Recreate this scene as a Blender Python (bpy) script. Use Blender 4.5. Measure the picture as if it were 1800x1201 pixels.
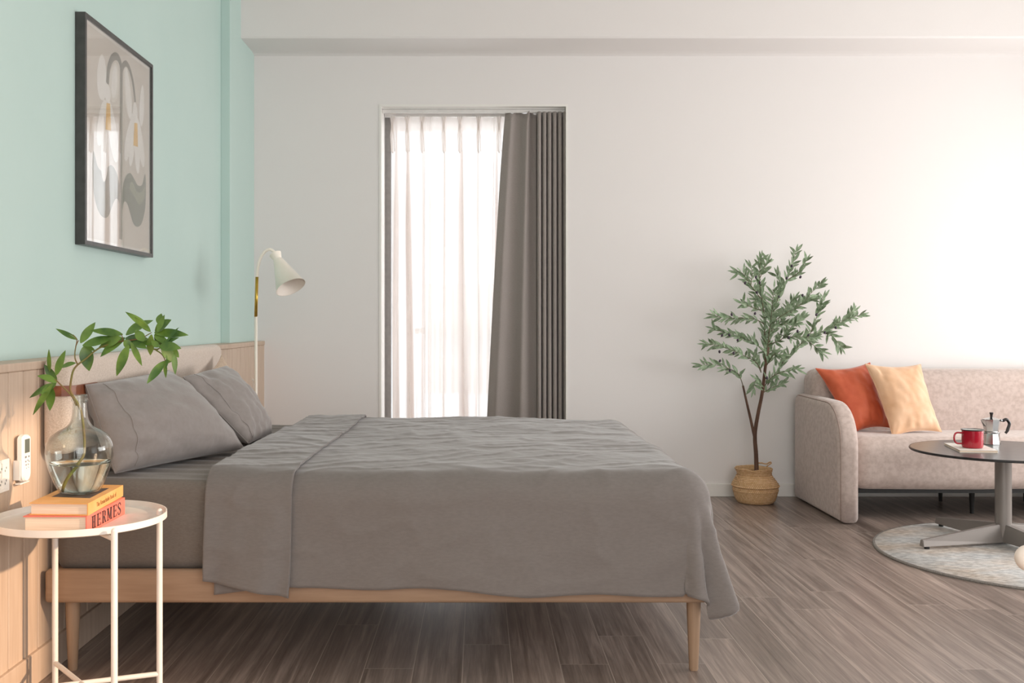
import bpy, bmesh, math, random
from mathutils import Vector, Matrix, noise, Quaternion
for _o in list(bpy.data.objects): bpy.data.objects.remove(_o)
S = bpy.context.scene
C = S.collection
PI = math.pi
random.seed(7)

# ------------------------------------------------------------------ camera
cam = bpy.data.cameras.new('camera'); camo = bpy.data.objects.new('camera', cam); C.objects.link(camo)
cam.sensor_width = 36; cam.lens = 36.0; cam.shift_x = 58/1800; cam.shift_y = -34.5/1800
camo.location = (0, 0, 1.1); camo.rotation_euler = (PI/2, 0, 0); cam.clip_start = 0.05
S.camera = camo
# ------------------------------------------------------------------ world, light, exposure
W = bpy.data.worlds.new('sky'); S.world = W; W.use_nodes = True
wn = W.node_tree; bg = wn.nodes['Background']
bg.inputs[0].default_value = (0.93, 0.965, 1.0, 1); bg.inputs[1].default_value = 1.15
S.view_settings.view_transform = 'Standard'; S.view_settings.look = 'None'
S.view_settings.gamma = 1; S.view_settings.use_curve_mapping = False
S.view_settings.exposure = 0.27

def area(name, loc, target, sx, sy, power, col):
    l = bpy.data.lights.new(name, 'AREA'); l.shape = 'RECTANGLE'; l.size = sx; l.size_y = sy
    l.energy = power; l.color = col
    o = bpy.data.objects.new(name, l); C.objects.link(o); o.location = loc
    d = Vector(target) - Vector(loc); o.rotation_euler = d.to_track_quat('-Z', 'Y').to_euler()
    return o
# daylight in the three window openings
area('window_daylight_back', (-0.03, 7.25, 1.3), (-0.03, 5, 1.15), 1.6, 2.6, 22, (0.95, 0.98, 1.0))
area('window_daylight_right', (4.72, 4.1, 1.3), (0.0, 4.0, 1.3), 3.2, 1.7, 94, (1.0, 0.985, 0.97))
area('window_daylight_front', (0.55, -1.05, 1.6), (0.2, 3, 1.0), 3.2, 2.4, 60, (1.0, 0.955, 0.91))
area('soffit_fill_right', (4.85, 5.3, .8), (1.2, 6.25, 2.8), 1.2, .8, 22, (1.0, 0.98, 0.95))  # added lamp outside the right window, brightens the beam soffit
sun = bpy.data.lights.new('sun', 'SUN'); sun.energy = 3.2; sun.angle = math.radians(1.2); sun.color = (1.0, 0.70, 0.46)
suno = bpy.data.objects.new('sun', sun); C.objects.link(suno)
suno.rotation_euler = Vector((-0.90, 0.20, -0.30)).to_track_quat('-Z', 'Y').to_euler()

# ------------------------------------------------------------------ materials
def lin(h):
    h = h.lstrip('#'); v = [int(h[i:i+2], 16)/255 for i in (0, 2, 4)]
    return tuple(((c/12.92) if c <= .04045 else ((c+.055)/1.055)**2.4) for c in v) + (1,)
def mat(name, col, rough=0.6, metal=0.0, spec=0.5, sheen=0.0, coat=0.0, nscale=0, col2=None, nlo=.35, nhi=.65,
        bump=0, bscale=100, stretch=(1, 1, 1), detail=4, bdist=0.002, bstretch=None, coords='Object'):
    m = bpy.data.materials.new(name); m.use_nodes = True; nt = m.node_tree; b = nt.nodes['Principled BSDF']
    c = lin(col) if isinstance(col, str) else col
    b.inputs['Base Color'].default_value = c; b.inputs['Roughness'].default_value = rough
    b.inputs['Metallic'].default_value = metal; b.inputs['Specular IOR Level'].default_value = spec
    if sheen: b.inputs['Sheen Weight'].default_value = sheen; b.inputs['Sheen Roughness'].default_value = .4
    if coat: b.inputs['Coat Weight'].default_value = coat
    tc = nt.nodes.new('ShaderNodeTexCoord')
    if nscale:
        mp = nt.nodes.new('ShaderNodeMapping'); mp.inputs['Scale'].default_value = stretch
        nt.links.new(tc.outputs[coords], mp.inputs[0])
        n = nt.nodes.new('ShaderNodeTexNoise'); n.inputs['Scale'].default_value = nscale; n.inputs['Detail'].default_value = detail
        nt.links.new(mp.outputs[0], n.inputs['Vector'])
        r = nt.nodes.new('ShaderNodeValToRGB'); r.color_ramp.elements[0].position = nlo; r.color_ramp.elements[1].position = nhi
        r.color_ramp.elements[0].color = c; r.color_ramp.elements[1].color = lin(col2) if isinstance(col2, str) else (col2 or c)
        nt.links.new(n.outputs['Fac'], r.inputs[0]); nt.links.new(r.outputs[0], b.inputs['Base Color'])
    if bump:
        mp2 = nt.nodes.new('ShaderNodeMapping'); mp2.inputs['Scale'].default_value = bstretch or (1, 1, 1)
        nt.links.new(tc.outputs[coords], mp2.inputs[0])
        n2 = nt.nodes.new('ShaderNodeTexNoise'); n2.inputs['Scale'].default_value = bscale; n2.inputs['Detail'].default_value = 5
        nt.links.new(mp2.outputs[0], n2.inputs['Vector'])
        bp = nt.nodes.new('ShaderNodeBump'); bp.inputs['Strength'].default_value = bump; bp.inputs['Distance'].default_value = bdist
        nt.links.new(n2.outputs['Fac'], bp.inputs['Height']); nt.links.new(bp.outputs[0], b.inputs['Normal'])
    return m

M = {}
M['white_wall'] = mat('white_paint', '#E7E3E1', .75, bump=.12, bscale=60, bdist=.001)
M['ceiling'] = mat('ceiling_paint', '#E9E5E1', .8)
M['green'] = mat('mint_paint', '#C2D8D2', .7, nscale=1.5, col2='#BED5CF', bump=.1, bscale=70, bdist=.001)
M['trim_white'] = mat('trim_white', '#EAE7E2', .5)
M['grey_frame'] = mat('grey_aluminium', '#8F8C8A', .5, nscale=30, col2='#989592')
M['track'] = mat('track_white', '#DEDBD8', .4, nscale=20, col2='#D5D2CF')
M['black_frame'] = mat('black_frame', '#3B3A38', .35, nscale=25, col2='#454442', stretch=(1, 6, 1))
M['paper'] = mat('art_paper', '#D6CCC0', .8, nscale=4, col2='#D0C5B8')
M['mat_edge'] = mat('art_edge', '#E8E2D9', .7, nscale=10, col2='#E2DBD2')
M['a_stem'] = mat('ink_taupe', '#6F6A5C', .8, nscale=12, col2='#77715F')
M['a_leaf'] = mat('ink_olive', '#6C6E5C', .8, nscale=9, col2='#747663')
M['a_leaf2'] = mat('ink_sage', '#8C8F75', .8, nscale=9, col2='#94977D')
M['a_pet'] = mat('ink_white', '#F3EFE9', .8, nscale=9, col2='#EEE9E2')
M['a_pet2'] = mat('ink_cream', '#E5DFD4', .8, nscale=9, col2='#DFD8CC')
M['a_yel'] = mat('ink_yellow', '#E8B448', .8, nscale=14, col2='#F0C25F')
M['white_metal'] = mat('white_powder_coat', '#ECE6DF', .42, nscale=20, col2='#E6E0D9')
M['brass'] = mat('brass', '#C9A94F', .3, metal=.85, nscale=30, col2='#BF9C42')
M['lamp_white'] = mat('lamp_white', '#FAF2E6', .35, nscale=10, col2='#F8F0E2')
M['lamp_in'] = mat('lamp_inner', '#EFE6DC', .6, nscale=10, col2='#EAE0D5')
M['bedwood'] = mat('beech_wood', '#A68A72', .5, nscale=5, col2='#977B64', stretch=(1, 14, 14), nlo=.3, nhi=.7, bump=.1, bscale=30, bstretch=(1, 12, 12))
M['legwood'] = mat('beech_leg', '#AB8F76', .5, nscale=5, col2='#9C8067', stretch=(14, 14, 1), nlo=.3, nhi=.7)
M['headboard'] = mat('headboard_weave', '#DACCC0', .9, nscale=260, col2='#C6B6A7', bump=.5, bscale=500, bdist=.001, sheen=.2)
M['leather'] = mat('tan_leather', '#74402A', .35, nscale=30, col2='#905434', bump=.2, bscale=200)
M['linen'] = mat('grey_linen', '#79726E', .9, nscale=60, col2='#746D69', bump=.5, bscale=420, bdist=.0008, sheen=.35, stretch=(1, 1, 3), bstretch=(1, 1, 2.5))
M['sheet'] = mat('grey_sheet', '#787069', .9, nscale=100, col2='#706861', bump=.4, bscale=420, bdist=.0008, sheen=.3, stretch=(1, 1, 4))
M['pillow'] = mat('pillow_linen', '#908884', .9, nscale=60, col2='#8B837F', bump=.35, bscale=450, bdist=.0008, sheen=.35)
M['beige'] = mat('beige_cushion', '#C9B29C', .9, nscale=100, col2='#BBA38C', bump=.3, bscale=400, sheen=.2)
M['sofa'] = mat('sofa_chenille', '#C7B6AE', .85, nscale=42, col2='#B6A49B', nlo=.38, nhi=.66, bump=.25, bscale=260, bdist=.001, sheen=.35, detail=8)
M['piping'] = mat('sofa_seam', '#A8948A', .85, nscale=80, col2='#9E8A80')
M['sofa_under'] = mat('sofa_black', '#1C1B1B', .7, nscale=60, col2='#242322')
M['orange'] = mat('orange_velvet', '#B84C28', .6, nscale=9, col2='#CF653F', sheen=.5, bump=.12, bscale=300, nlo=.3, nhi=.7)
M['peach'] = mat('peach_velvet', '#D8A981', .6, nscale=9, col2='#E3BD9B', sheen=.5, bump=.12, bscale=300, nlo=.3, nhi=.7)
M['table_top'] = mat('charcoal_laminate', '#4F4C4B', .3, nscale=40, col2='#585554')
M['table_edge'] = mat('black_edge', '#1B1A1A', .4, nscale=40, col2='#222121')
M['table_metal'] = mat('warm_grey_metal', '#8A837E', .38, metal=.25, nscale=3, col2='#88817C')
M['rubber'] = mat('rubber', '#1D1C1B', .7, nscale=30, col2='#252423')
M['red'] = mat('red_enamel', '#B3102A', .15, coat=.6, nscale=6, col2='#A50E26')
M['mugrim'] = mat('mug_rim', '#23201F', .3, nscale=20, col2='#2D2928')
M['mugin'] = mat('mug_inside', '#E8E6E1', .25, nscale=10, col2='#E0DED9')
M['alu'] = mat('polished_aluminium', '#C9C9C8', .18, metal=1, nscale=40, col2='#BDBDBC')
M['blackplastic'] = mat('black_plastic', '#1E1817', .35, nscale=30, col2='#2A2220')
M['white_stone'] = mat('white_book_board', '#E9E4DC', .6, nscale=15, col2='#DFD9D0')
M['pages'] = mat('book_pages', '#EFDCC8', .85, nscale=6, col2='#DCC5AE', stretch=(1, 1, 80), nlo=.3, nhi=.7)
M['redbook'] = mat('coral_cover', '#DC6F61', .5, nscale=12, col2='#E27B6C')
M['orbook'] = mat('ochre_cover', '#E6B073', .5, nscale=12, col2='#DFA460')
M['darkprint'] = mat('dark_cover_print', '#4A3F3C', .5, nscale=25, col2='#6B5A50')
M['ink'] = mat('ink', '#3A2A2A', .7, nscale=40, col2='#443333')
M['ink2'] = mat('ink_brown', '#9A6A35', .7, nscale=40, col2='#A37440')
M['bark'] = mat('bark', '#6B4E3E', .85, nscale=40, col2='#4F382C', stretch=(1, 1, .3), bump=.6, bscale=90, bdist=.003)
M['stem'] = mat('green_stem', '#6F7A35', .6, nscale=20, col2='#7C5A35')
M['twig'] = mat('olive_twig', '#6F6A4E', .7, nscale=30, col2='#5F5540')
M['oleaf'] = mat('olive_leaf', '#57714A', .6, nscale=45, col2='#9DAE92', nlo=.3, nhi=.7)
M['bleaf'] = mat('branch_leaf', '#35581C', .42, nscale=14, col2='#7C9A40', nlo=.32, nhi=.7, bump=.2, bscale=80)
M['olive'] = mat('black_olive', '#2C2230', .35, nscale=30, col2='#3A2C3C')
M['moss'] = mat('dry_moss', '#6E5A30', .95, nscale=60, col2='#4A3A1E', bump=1, bscale=60, bdist=.01)
M['plug_white'] = mat('switch_plastic', '#F1ECE6', .3, nscale=10, col2='#EDE8E2')
M['remote_white'] = mat('remote_plastic', '#F3F0EC', .35, nscale=10, col2='#EFECE8')
M['lcd'] = mat('lcd_grey', '#6B726B', .2, nscale=10, col2='#626962')
M['button'] = mat('button_grey', '#8B8C92', .5, nscale=30, col2='#7C7D84')
M['hole'] = mat('socket_hole', '#2B2524', .8, nscale=30, col2='#332C2B')
M['peach_blob'] = mat('pale_peach_lacquer', '#F5E8DE', .5, nscale=10, col2='#F3E4D8')

def wood_panel():
    m = mat('wainscot_wood', '#CBB6A3', .55, nscale=6, col2='#BBA490', stretch=(9, 9, .6), nlo=.3, nhi=.75, bump=.12, bscale=40, bstretch=(6, 6, .5), bdist=.001)
    return m
M['panel'] = wood_panel()

def floor_mat():
    m = bpy.data.materials.new('plank_floor'); m.use_nodes = True; nt = m.node_tree; b = nt.nodes['Principled BSDF']
    tc = nt.nodes.new('ShaderNodeTexCoord'); mp = nt.nodes.new('ShaderNodeMapping')
    mp.inputs['Rotation'].default_value = (0, 0, PI/2); mp.inputs['Location'].default_value = (0.55, -0.728+.156*20, 0)
    nt.links.new(tc.outputs['Object'], mp.inputs[0])
    sp = nt.nodes.new('ShaderNodeSeparateXYZ'); nt.links.new(mp.outputs[0], sp.inputs[0])
    dv_ = nt.nodes.new('ShaderNodeMath'); dv_.operation = 'DIVIDE'; dv_.inputs[1].default_value = .156; nt.links.new(sp.outputs['Y'], dv_.inputs[0])
    fl_ = nt.nodes.new('ShaderNodeMath'); fl_.operation = 'FLOOR'; nt.links.new(dv_.outputs[0], fl_.inputs[0])
    wn_ = nt.nodes.new('ShaderNodeTexWhiteNoise'); wn_.noise_dimensions = '1D'; nt.links.new(fl_.outputs[0], wn_.inputs['W'])
    ml_ = nt.nodes.new('ShaderNodeMath'); ml_.operation = 'MULTIPLY_ADD'; ml_.inputs[1].default_value = 1.5; nt.links.new(wn_.outputs['Value'], ml_.inputs[0]); nt.links.new(sp.outputs['X'], ml_.inputs[2])
    cb_ = nt.nodes.new('ShaderNodeCombineXYZ'); nt.links.new(ml_.outputs[0], cb_.inputs[0]); nt.links.new(sp.outputs['Y'], cb_.inputs[1])
    br = nt.nodes.new('ShaderNodeTexBrick')
    br.inputs['Scale'].default_value = 1; br.inputs['Brick Width'].default_value = 1.5; br.inputs['Row Height'].default_value = .156
    br.inputs['Mortar Size'].default_value = .0015; br.inputs['Mortar Smooth'].default_value = .3; br.inputs['Bias'].default_value = 0
    br.offset = 0; br.inputs['Color1'].default_value = (0, 0, 0, 1); br.inputs['Color2'].default_value = (1, 1, 1, 1); br.inputs['Mortar'].default_value = (.5, .5, .5, 1)
    nt.links.new(cb_.outputs[0], br.inputs['Vector'])
    # per-plank offset of the grain
    mul = nt.nodes.new('ShaderNodeVectorMath'); mul.operation = 'MULTIPLY_ADD'
    mul.inputs[1].default_value = (7.3, 3.1, 5.0); nt.links.new(br.outputs['Color'], mul.inputs[0]); nt.links.new(mp.outputs[0], mul.inputs[2])
    st = nt.nodes.new('ShaderNodeMapping'); st.inputs['Scale'].default_value = (.65, 15, 1); nt.links.new(mul.outputs[0], st.inputs[0])
    n1 = nt.nodes.new('ShaderNodeTexNoise'); n1.inputs['Scale'].default_value = 2.2; n1.inputs['Detail'].default_value = 9; n1.inputs['Roughness'].default_value = .62; n1.inputs['Distortion'].default_value = .6
    nt.links.new(st.outputs[0], n1.inputs['Vector'])
    st2 = nt.nodes.new('ShaderNodeMapping'); st2.inputs['Scale'].default_value = (2.2, 60, 1); nt.links.new(mul.outputs[0], st2.inputs[0])
    n2 = nt.nodes.new('ShaderNodeTexNoise'); n2.inputs['Scale'].default_value = 3; n2.inputs['Detail'].default_value = 5
    nt.links.new(st2.outputs[0], n2.inputs['Vector'])
    r = nt.nodes.new('ShaderNodeValToRGB'); e = r.color_ramp.elements
    e[0].position = .28; e[0].color = lin('#66574F'); e[1].position = .72; e[1].color = lin('#AD9C92')
    x = e.new(.5); x.color = lin('#897A71')
    nt.links.new(n1.outputs['Fac'], r.inputs[0])
    mx = nt.nodes.new('ShaderNodeMixRGB'); mx.blend_type = 'OVERLAY'; mx.inputs[0].default_value = .36
    nt.links.new(r.outputs[0], mx.inputs[1]); nt.links.new(n2.outputs['Fac'], mx.inputs[2])
    tint = nt.nodes.new('ShaderNodeMixRGB'); tint.blend_type = 'OVERLAY'; tint.inputs[0].default_value = .16
    nt.links.new(mx.outputs[0], tint.inputs[1]); nt.links.new(br.outputs['Color'], tint.inputs[2])
    seam = nt.nodes.new('ShaderNodeMixRGB'); nt.links.new(br.outputs['Fac'], seam.inputs[0]); nt.links.new(tint.outputs[0], seam.inputs[1])
    seam.inputs[2].default_value = lin('#B5A79C')
    nt.links.new(seam.outputs[0], b.inputs['Base Color'])
    b.inputs['Roughness'].default_value = .33; b.inputs['Specular IOR Level'].default_value = .5
    bp = nt.nodes.new('ShaderNodeBump'); bp.inputs['Strength'].default_value = .25; bp.inputs['Distance'].default_value = .001
    nt.links.new(n2.outputs['Fac'], bp.inputs['Height']); nt.links.new(bp.outputs[0], b.inputs['Normal'])
    return m
M['floor'] = floor_mat()

def rug_mat():
    m = mat('rug_weave', '#BDBBB8', .95, bump=.8, bscale=180, bdist=.003, sheen=.2)
    nt = m.node_tree; b = nt.nodes['Principled BSDF']; tc = nt.nodes.new('ShaderNodeTexCoord')
    def nz(scale, st, det):
        mp = nt.nodes.new('ShaderNodeMapping'); mp.inputs['Scale'].default_value = st; nt.links.new(tc.outputs['Object'], mp.inputs[0])
        n = nt.nodes.new('ShaderNodeTexNoise'); n.inputs['Scale'].default_value = scale; n.inputs['Detail'].default_value = det
        nt.links.new(mp.outputs[0], n.inputs['Vector']); return n
    a = nz(2.2, (1, 2.2, 1), 6); c = nz(30, (1, 2.6, 1), 4)
    r = nt.nodes.new('ShaderNodeValToRGB'); r.color_ramp.elements[0].position = .42; r.color_ramp.elements[0].color = lin('#CBCCCC')
    r.color_ramp.elements[1].position = .62; r.color_ramp.elements[1].color = lin('#D3B699'); nt.links.new(a.outputs['Fac'], r.inputs[0])
    r2 = nt.nodes.new('ShaderNodeValToRGB'); r2.color_ramp.elements[0].position = .4; r2.color_ramp.elements[0].color = lin('#8E8A86')
    r2.color_ramp.elements[1].position = .6; r2.color_ramp.elements[1].color = lin('#E4E0DB'); nt.links.new(c.outputs['Fac'], r2.inputs[0])
    mx = nt.nodes.new('ShaderNodeMixRGB'); mx.inputs[0].default_value = .5; nt.links.new(r.outputs[0], mx.inputs[1]); nt.links.new(r2.outputs[0], mx.inputs[2])
    nt.links.new(mx.outputs[0], b.inputs['Base Color']); return m
M['rug'] = rug_mat()
M['rug_edge'] = mat('rug_binding', '#8F8983', .9, nscale=150, col2='#7C7670')

def weave_mat():
    m = mat('seagrass', '#C49A6C', .85)
    nt = m.node_tree; b = nt.nodes['Principled BSDF']; tc = nt.nodes.new('ShaderNodeTexCoord')
    sx = nt.nodes.new('ShaderNodeSeparateXYZ'); nt.links.new(tc.outputs['Object'], sx.inputs[0])
    at = nt.nodes.new('ShaderNodeMath'); at.operation = 'ARCTAN2'; nt.links.new(sx.outputs['Y'], at.inputs[0]); nt.links.new(sx.outputs['X'], at.inputs[1])
    cb = nt.nodes.new('ShaderNodeCombineXYZ'); nt.links.new(at.outputs[0], cb.inputs[0]); nt.links.new(sx.outputs['Z'], cb.inputs[1])
    mp = nt.nodes.new('ShaderNodeMapping'); mp.inputs['Scale'].default_value = (12, 95, 1); nt.links.new(cb.outputs[0], mp.inputs[0])
    n = nt.nodes.new('ShaderNodeTexBrick'); n.inputs['Scale'].default_value = 1; n.inputs['Mortar Size'].default_value = .12; n.inputs['Mortar Smooth'].default_value = 1
    n.inputs['Brick Width'].default_value = 1; n.inputs['Row Height'].default_value = .9
    n.inputs['Color1'].default_value = lin('#EDC79B'); n.inputs['Color2'].default_value = lin('#DDB180'); n.inputs['Mortar'].default_value = lin('#A87C50')
    nt.links.new(mp.outputs[0], n.inputs['Vector']); nt.links.new(n.outputs['Color'], b.inputs['Base Color'])
    bp = nt.nodes.new('ShaderNodeBump'); bp.inputs['Strength'].default_value = .8; bp.inputs['Distance'].default_value = .004; bp.invert = True
    nt.links.new(n.outputs['Fac'], bp.inputs['Height']); nt.links.new(bp.outputs[0], b.inputs['Normal']); return m
M['weave'] = weave_mat()

def thin_glass(name, tint=(1, 1, 1, 1), ior=1.45, rough=0.0, base=0.0):
    m = bpy.data.materials.new(name); m.use_nodes = True; nt = m.node_tree; nt.nodes.remove(nt.nodes['Principled BSDF'])
    out = nt.nodes['Material Output']; tr = nt.nodes.new('ShaderNodeBsdfTransparent'); tr.inputs[0].default_value = tint
    gl = nt.nodes.new('ShaderNodeBsdfGlossy'); gl.inputs['Roughness'].default_value = rough
    lw = nt.nodes.new('ShaderNodeLayerWeight'); lw.inputs[0].default_value = .5
    pw_ = nt.nodes.new('ShaderNodeMath'); pw_.operation = 'POWER'; pw_.inputs[1].default_value = 3.0; nt.links.new(lw.outputs['Facing'], pw_.inputs[0])
    ma = nt.nodes.new('ShaderNodeMath'); ma.operation = 'MULTIPLY_ADD'; ma.inputs[1].default_value = .9; ma.inputs[2].default_value = .04+base; ma.use_clamp = True
    nt.links.new(pw_.outputs[0], ma.inputs[0])
    mx = nt.nodes.new('ShaderNodeMixShader'); nt.links.new(ma.outputs[0], mx.inputs[0])
    nt.links.new(tr.outputs[0], mx.inputs[1]); nt.links.new(gl.outputs[0], mx.inputs[2]); nt.links.new(mx.outputs[0], out.inputs[0])
    return m
M['pane'] = thin_glass('window_glass')
M['artglass'] = thin_glass('picture_glass', ior=1.5)
M['vaseglass'] = thin_glass('vase_glass', tint=(.955, .975, .965, 1), ior=1.5)
def water():
    m = bpy.data.materials.new('water'); m.use_nodes = True; nt = m.node_tree; nt.nodes.remove(nt.nodes['Principled BSDF'])
    g = nt.nodes.new('ShaderNodeBsdfGlass'); g.inputs['IOR'].default_value = 1.33; g.inputs[0].default_value = (.96, .98, .97, 1)
    nt.links.new(g.outputs[0], nt.nodes['Material Output'].inputs[0]); return m
M['water'] = water()
def sheer(name, col, transp, transl):
    m = bpy.data.materials.new(name); m.use_nodes = True; nt = m.node_tree; nt.nodes.remove(nt.nodes['Principled BSDF'])
    out = nt.nodes['Material Output']
    tl = nt.nodes.new('ShaderNodeBsdfTranslucent'); tl.inputs[0].default_value = lin(col)
    df = nt.nodes.new('ShaderNodeBsdfDiffuse'); df.inputs[0].default_value = lin(col)
    tr = nt.nodes.new('ShaderNodeBsdfTransparent')
    a = nt.nodes.new('ShaderNodeMixShader'); a.inputs[0].default_value = transl; nt.links.new(df.outputs[0], a.inputs[1]); nt.links.new(tl.outputs[0], a.inputs[2])
    b = nt.nodes.new('ShaderNodeMixShader'); b.inputs[0].default_value = transp; nt.links.new(a.outputs[0], b.inputs[1]); nt.links.new(tr.outputs[0], b.inputs[2])
    nt.links.new(b.outputs[0], out.inputs[0]); return m
M['sheer'] = sheer('sheer_voile', '#F1EBE7', .32, .6)
M['sheer_pleat'] = sheer('sheer_pleat', '#EADFDA', .10, .48)
M['drape'] = mat('grey_drape', '#9B938E', .9, nscale=150, col2='#948C87', stretch=(1, 1, 3), bump=.3, bscale=500, bdist=.0006, sheen=.2)

# ------------------------------------------------------------------ helpers
def obj(name, bm, m, parent=None, smooth=False, loc=None, autosmooth=None):
    me = bpy.data.meshes.new(name); bm.normal_update(); bm.to_mesh(me); bm.free()
    for mm in (m if isinstance(m, (list, tuple)) else [m]): me.materials.append(mm)
    if smooth:
        for p in me.polygons: p.use_smooth = True
        if autosmooth: me.set_sharp_from_angle(angle=math.radians(autosmooth))
    o = bpy.data.objects.new(name, me); C.objects.link(o)
    if parent: o.parent = parent
    if loc: o.location = loc
    return o
def tag(o, label=None, cat=None, group=None, kind=None):
    if label: o['label'] = label
    if cat: o['category'] = cat
    if group: o['group'] = group
    if kind: o['kind'] = kind
    return o
def thing(name, label, cat, loc=(0, 0, 0), group=None, rz=0):
    o = bpy.data.objects.new(name, None); o.empty_display_size = .1; C.objects.link(o); o.location = loc; o.rotation_euler = (0, 0, rz)
    return tag(o, label, cat, group)
def box(bm, x0, x1, y0, y1, z0, z1, mi=0, bev=0, seg=2):
    t = bmesh.new()
    vs = [t.verts.new((x, y, z)) for x in (x0, x1) for y in (y0, y1) for z in (z0, z1)]
    for f in ((0, 1, 3, 2), (4, 6, 7, 5), (0, 4, 5, 1), (2, 3, 7, 6), (0, 2, 6, 4), (1, 5, 7, 3)):
        t.faces.new([vs[i] for i in f])
    if bev: bmesh.ops.bevel(t, geom=t.edges[:], offset=bev, segments=seg, affect='EDGES', profile=.5)
    for f in t.faces: f.material_index = mi
    bmesh.ops.recalc_face_normals(t, faces=t.faces[:])
    join(bm, t); return bm
def join(bm, t):
    me = bpy.data.meshes.new('tmp'); t.to_mesh(me); t.free(); bm.from_mesh(me); bpy.data.meshes.remove(me)
def tube(bm, pts, r, n=10, mi=0, caps=True):
    pts = [Vector(p) for p in pts]; rs = r if isinstance(r, (list, tuple)) else [r]*len(pts)
    rings = []; prev = None
    for i, p in enumerate(pts):
        d = (pts[min(i+1, len(pts)-1)] - pts[max(i-1, 0)]).normalized()
        if prev is None:
            a = Vector((0, 0, 1)) if abs(d.z) < .9 else Vector((1, 0, 0)); u = d.cross(a).normalized()
        else:
            u = (prev - d*prev.dot(d)).normalized()
        prev = u; v = d.cross(u)
        rings.append([bm.verts.new(p + (u*math.cos(2*PI*k/n) + v*math.sin(2*PI*k/n))*rs[i]) for k in range(n)])
    for a, b in zip(rings, rings[1:]):
        for k in range(n):
            f = bm.faces.new((a[k], a[(k+1) % n], b[(k+1) % n], b[k])); f.material_index = mi
    if caps:
        f = bm.faces.new(rings[0][::-1]); f.material_index = mi; f = bm.faces.new(rings[-1]); f.material_index = mi
def smoothpath(pts, k=6):
    pts = [Vector(p) for p in pts]; P = [pts[0]*2-pts[1]] + pts + [pts[-1]*2-pts[-2]]; out = []
    for i in range(1, len(P)-2):
        for j in range(k):
            t = j/k; a, b, c, d = P[i-1], P[i], P[i+1], P[i+2]
            out.append(.5*((2*b) + (c-a)*t + (2*a-5*b+4*c-d)*t*t + (3*b-a-3*c+d)*t**3))
    out.append(pts[-1]); return out
def lathe(bm, prof, n=48, cx=0, cy=0, mi=0, closed=False):
    rings = []
    for r, z in prof:
        if r < 1e-5: rings.append([bm.verts.new((cx, cy, z))])
        else: rings.append([bm.verts.new((cx+r*math.cos(2*PI*k/n), cy+r*math.sin(2*PI*k/n), z)) for k in range(n)])
    for a, b in zip(rings, rings[1:]):
        for k in range(n):
            k2 = (k+1) % n
            if len(a) == 1 and len(b) == 1: continue
            if len(a) == 1: f = bm.faces.new((a[0], b[k2], b[k]))
            elif len(b) == 1: f = bm.faces.new((a[k], a[k2], b[0]))
            else: f = bm.faces.new((a[k], a[k2], b[k2], b[k]))
            f.material_index = mi
    return rings
def P(px, py, Y): return Vector(((px-842)*Y/1800, Y, 1.1-(py-566)*Y/1800))
def WP(px, py, X): s = (px-842)/X; return Vector((X, 1800/s, 1.1-(py-566)/s))
def rnd(a, b): return random.uniform(a, b)

LW = -1.468; LP = -1.416; WN = -1.352; BY = 6.45
# ------------------------------------------------------------------ room shell
bm = bmesh.new(); box(bm, -1.7, 4.9, -1.3, 7.0, -.1, 0); tag(obj('floor', bm, M['floor']), kind='structure')
bm = bmesh.new(); box(bm, -1.7, 4.9, -1.3, 6.75, 3.1, 3.2); tag(obj('ceiling', bm, M['ceiling']), kind='structure')
WX0, WX1, WZ = -.627, .559, 2.469
bm = bmesh.new()
box(bm, -1.7, WX0, BY, BY+.34, 0, 3.1); box(bm, WX1, 4.9, BY, BY+.34, 0, 3.1); box(bm, WX0, WX1, BY, BY+.34, WZ, 3.1)
tag(obj('wall_back', bm, M['white_wall']), kind='structure')
bm = bmesh.new(); box(bm, -1.7, LW, -1.3, BY, 0, 3.1); box(bm, LW, LP, 5.82, BY, 0, 3.1, bev=.002)
tag(obj('wall_left', bm, M['green']), kind='structure')
bm = bmesh.new()   # right wall with wide window opening
box(bm, 4.6, 4.75, -1.3, -.4, 0, 3.1); box(bm, 4.6, 4.75, 1.90, 2.4, 0, 3.1); box(bm, 4.6, 4.75, 6.1, BY, 0, 3.1); box(bm, 4.6, 4.75, 2.4, 6.1, 2.85, 3.1); box(bm, 4.6, 4.75, 2.4, 6.1, 0, .4); box(bm, 4.6, 4.75, -.4, 1.90, 2.9, 3.1)
tag(obj('wall_right', bm, M['white_wall']), kind='structure')
bm = bmesh.new()   # wall behind the camera, with a tall balcony opening
box(bm, LW, -.62, -.98, -.8, 0, 3.1); box(bm, 2.3, 4.6, -.98, -.8, 0, 3.1); box(bm, -.62, 2.3, -.98, -.8, 2.95, 3.1)
tag(obj('wall_front', bm, M['white_wall']), kind='structure')
# dropped beam with a shallow cove on its underside
bm = bmesh.new(); prof = [(6.09, 3.1), (6.09, 2.80), (6.098, 2.79), (6.11, 2.788), (6.38, 2.788), (6.42, 2.784), (6.45, 2.775), (6.45, 3.1)]
L = [bm.verts.new((LP, y, z)) for y, z in prof]; R = [bm.verts.new((4.6, y, z)) for y, z in prof]
for i in range(len(prof)-1): bm.faces.new((L[i], R[i], R[i+1], L[i+1]))
bm.faces.new(L[::-1]); bm.faces.new(R); bmesh.ops.recalc_face_normals(bm, faces=bm.faces[:])
tag(obj('trim_1', bm, M['white_wall']), kind='structure')
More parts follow.
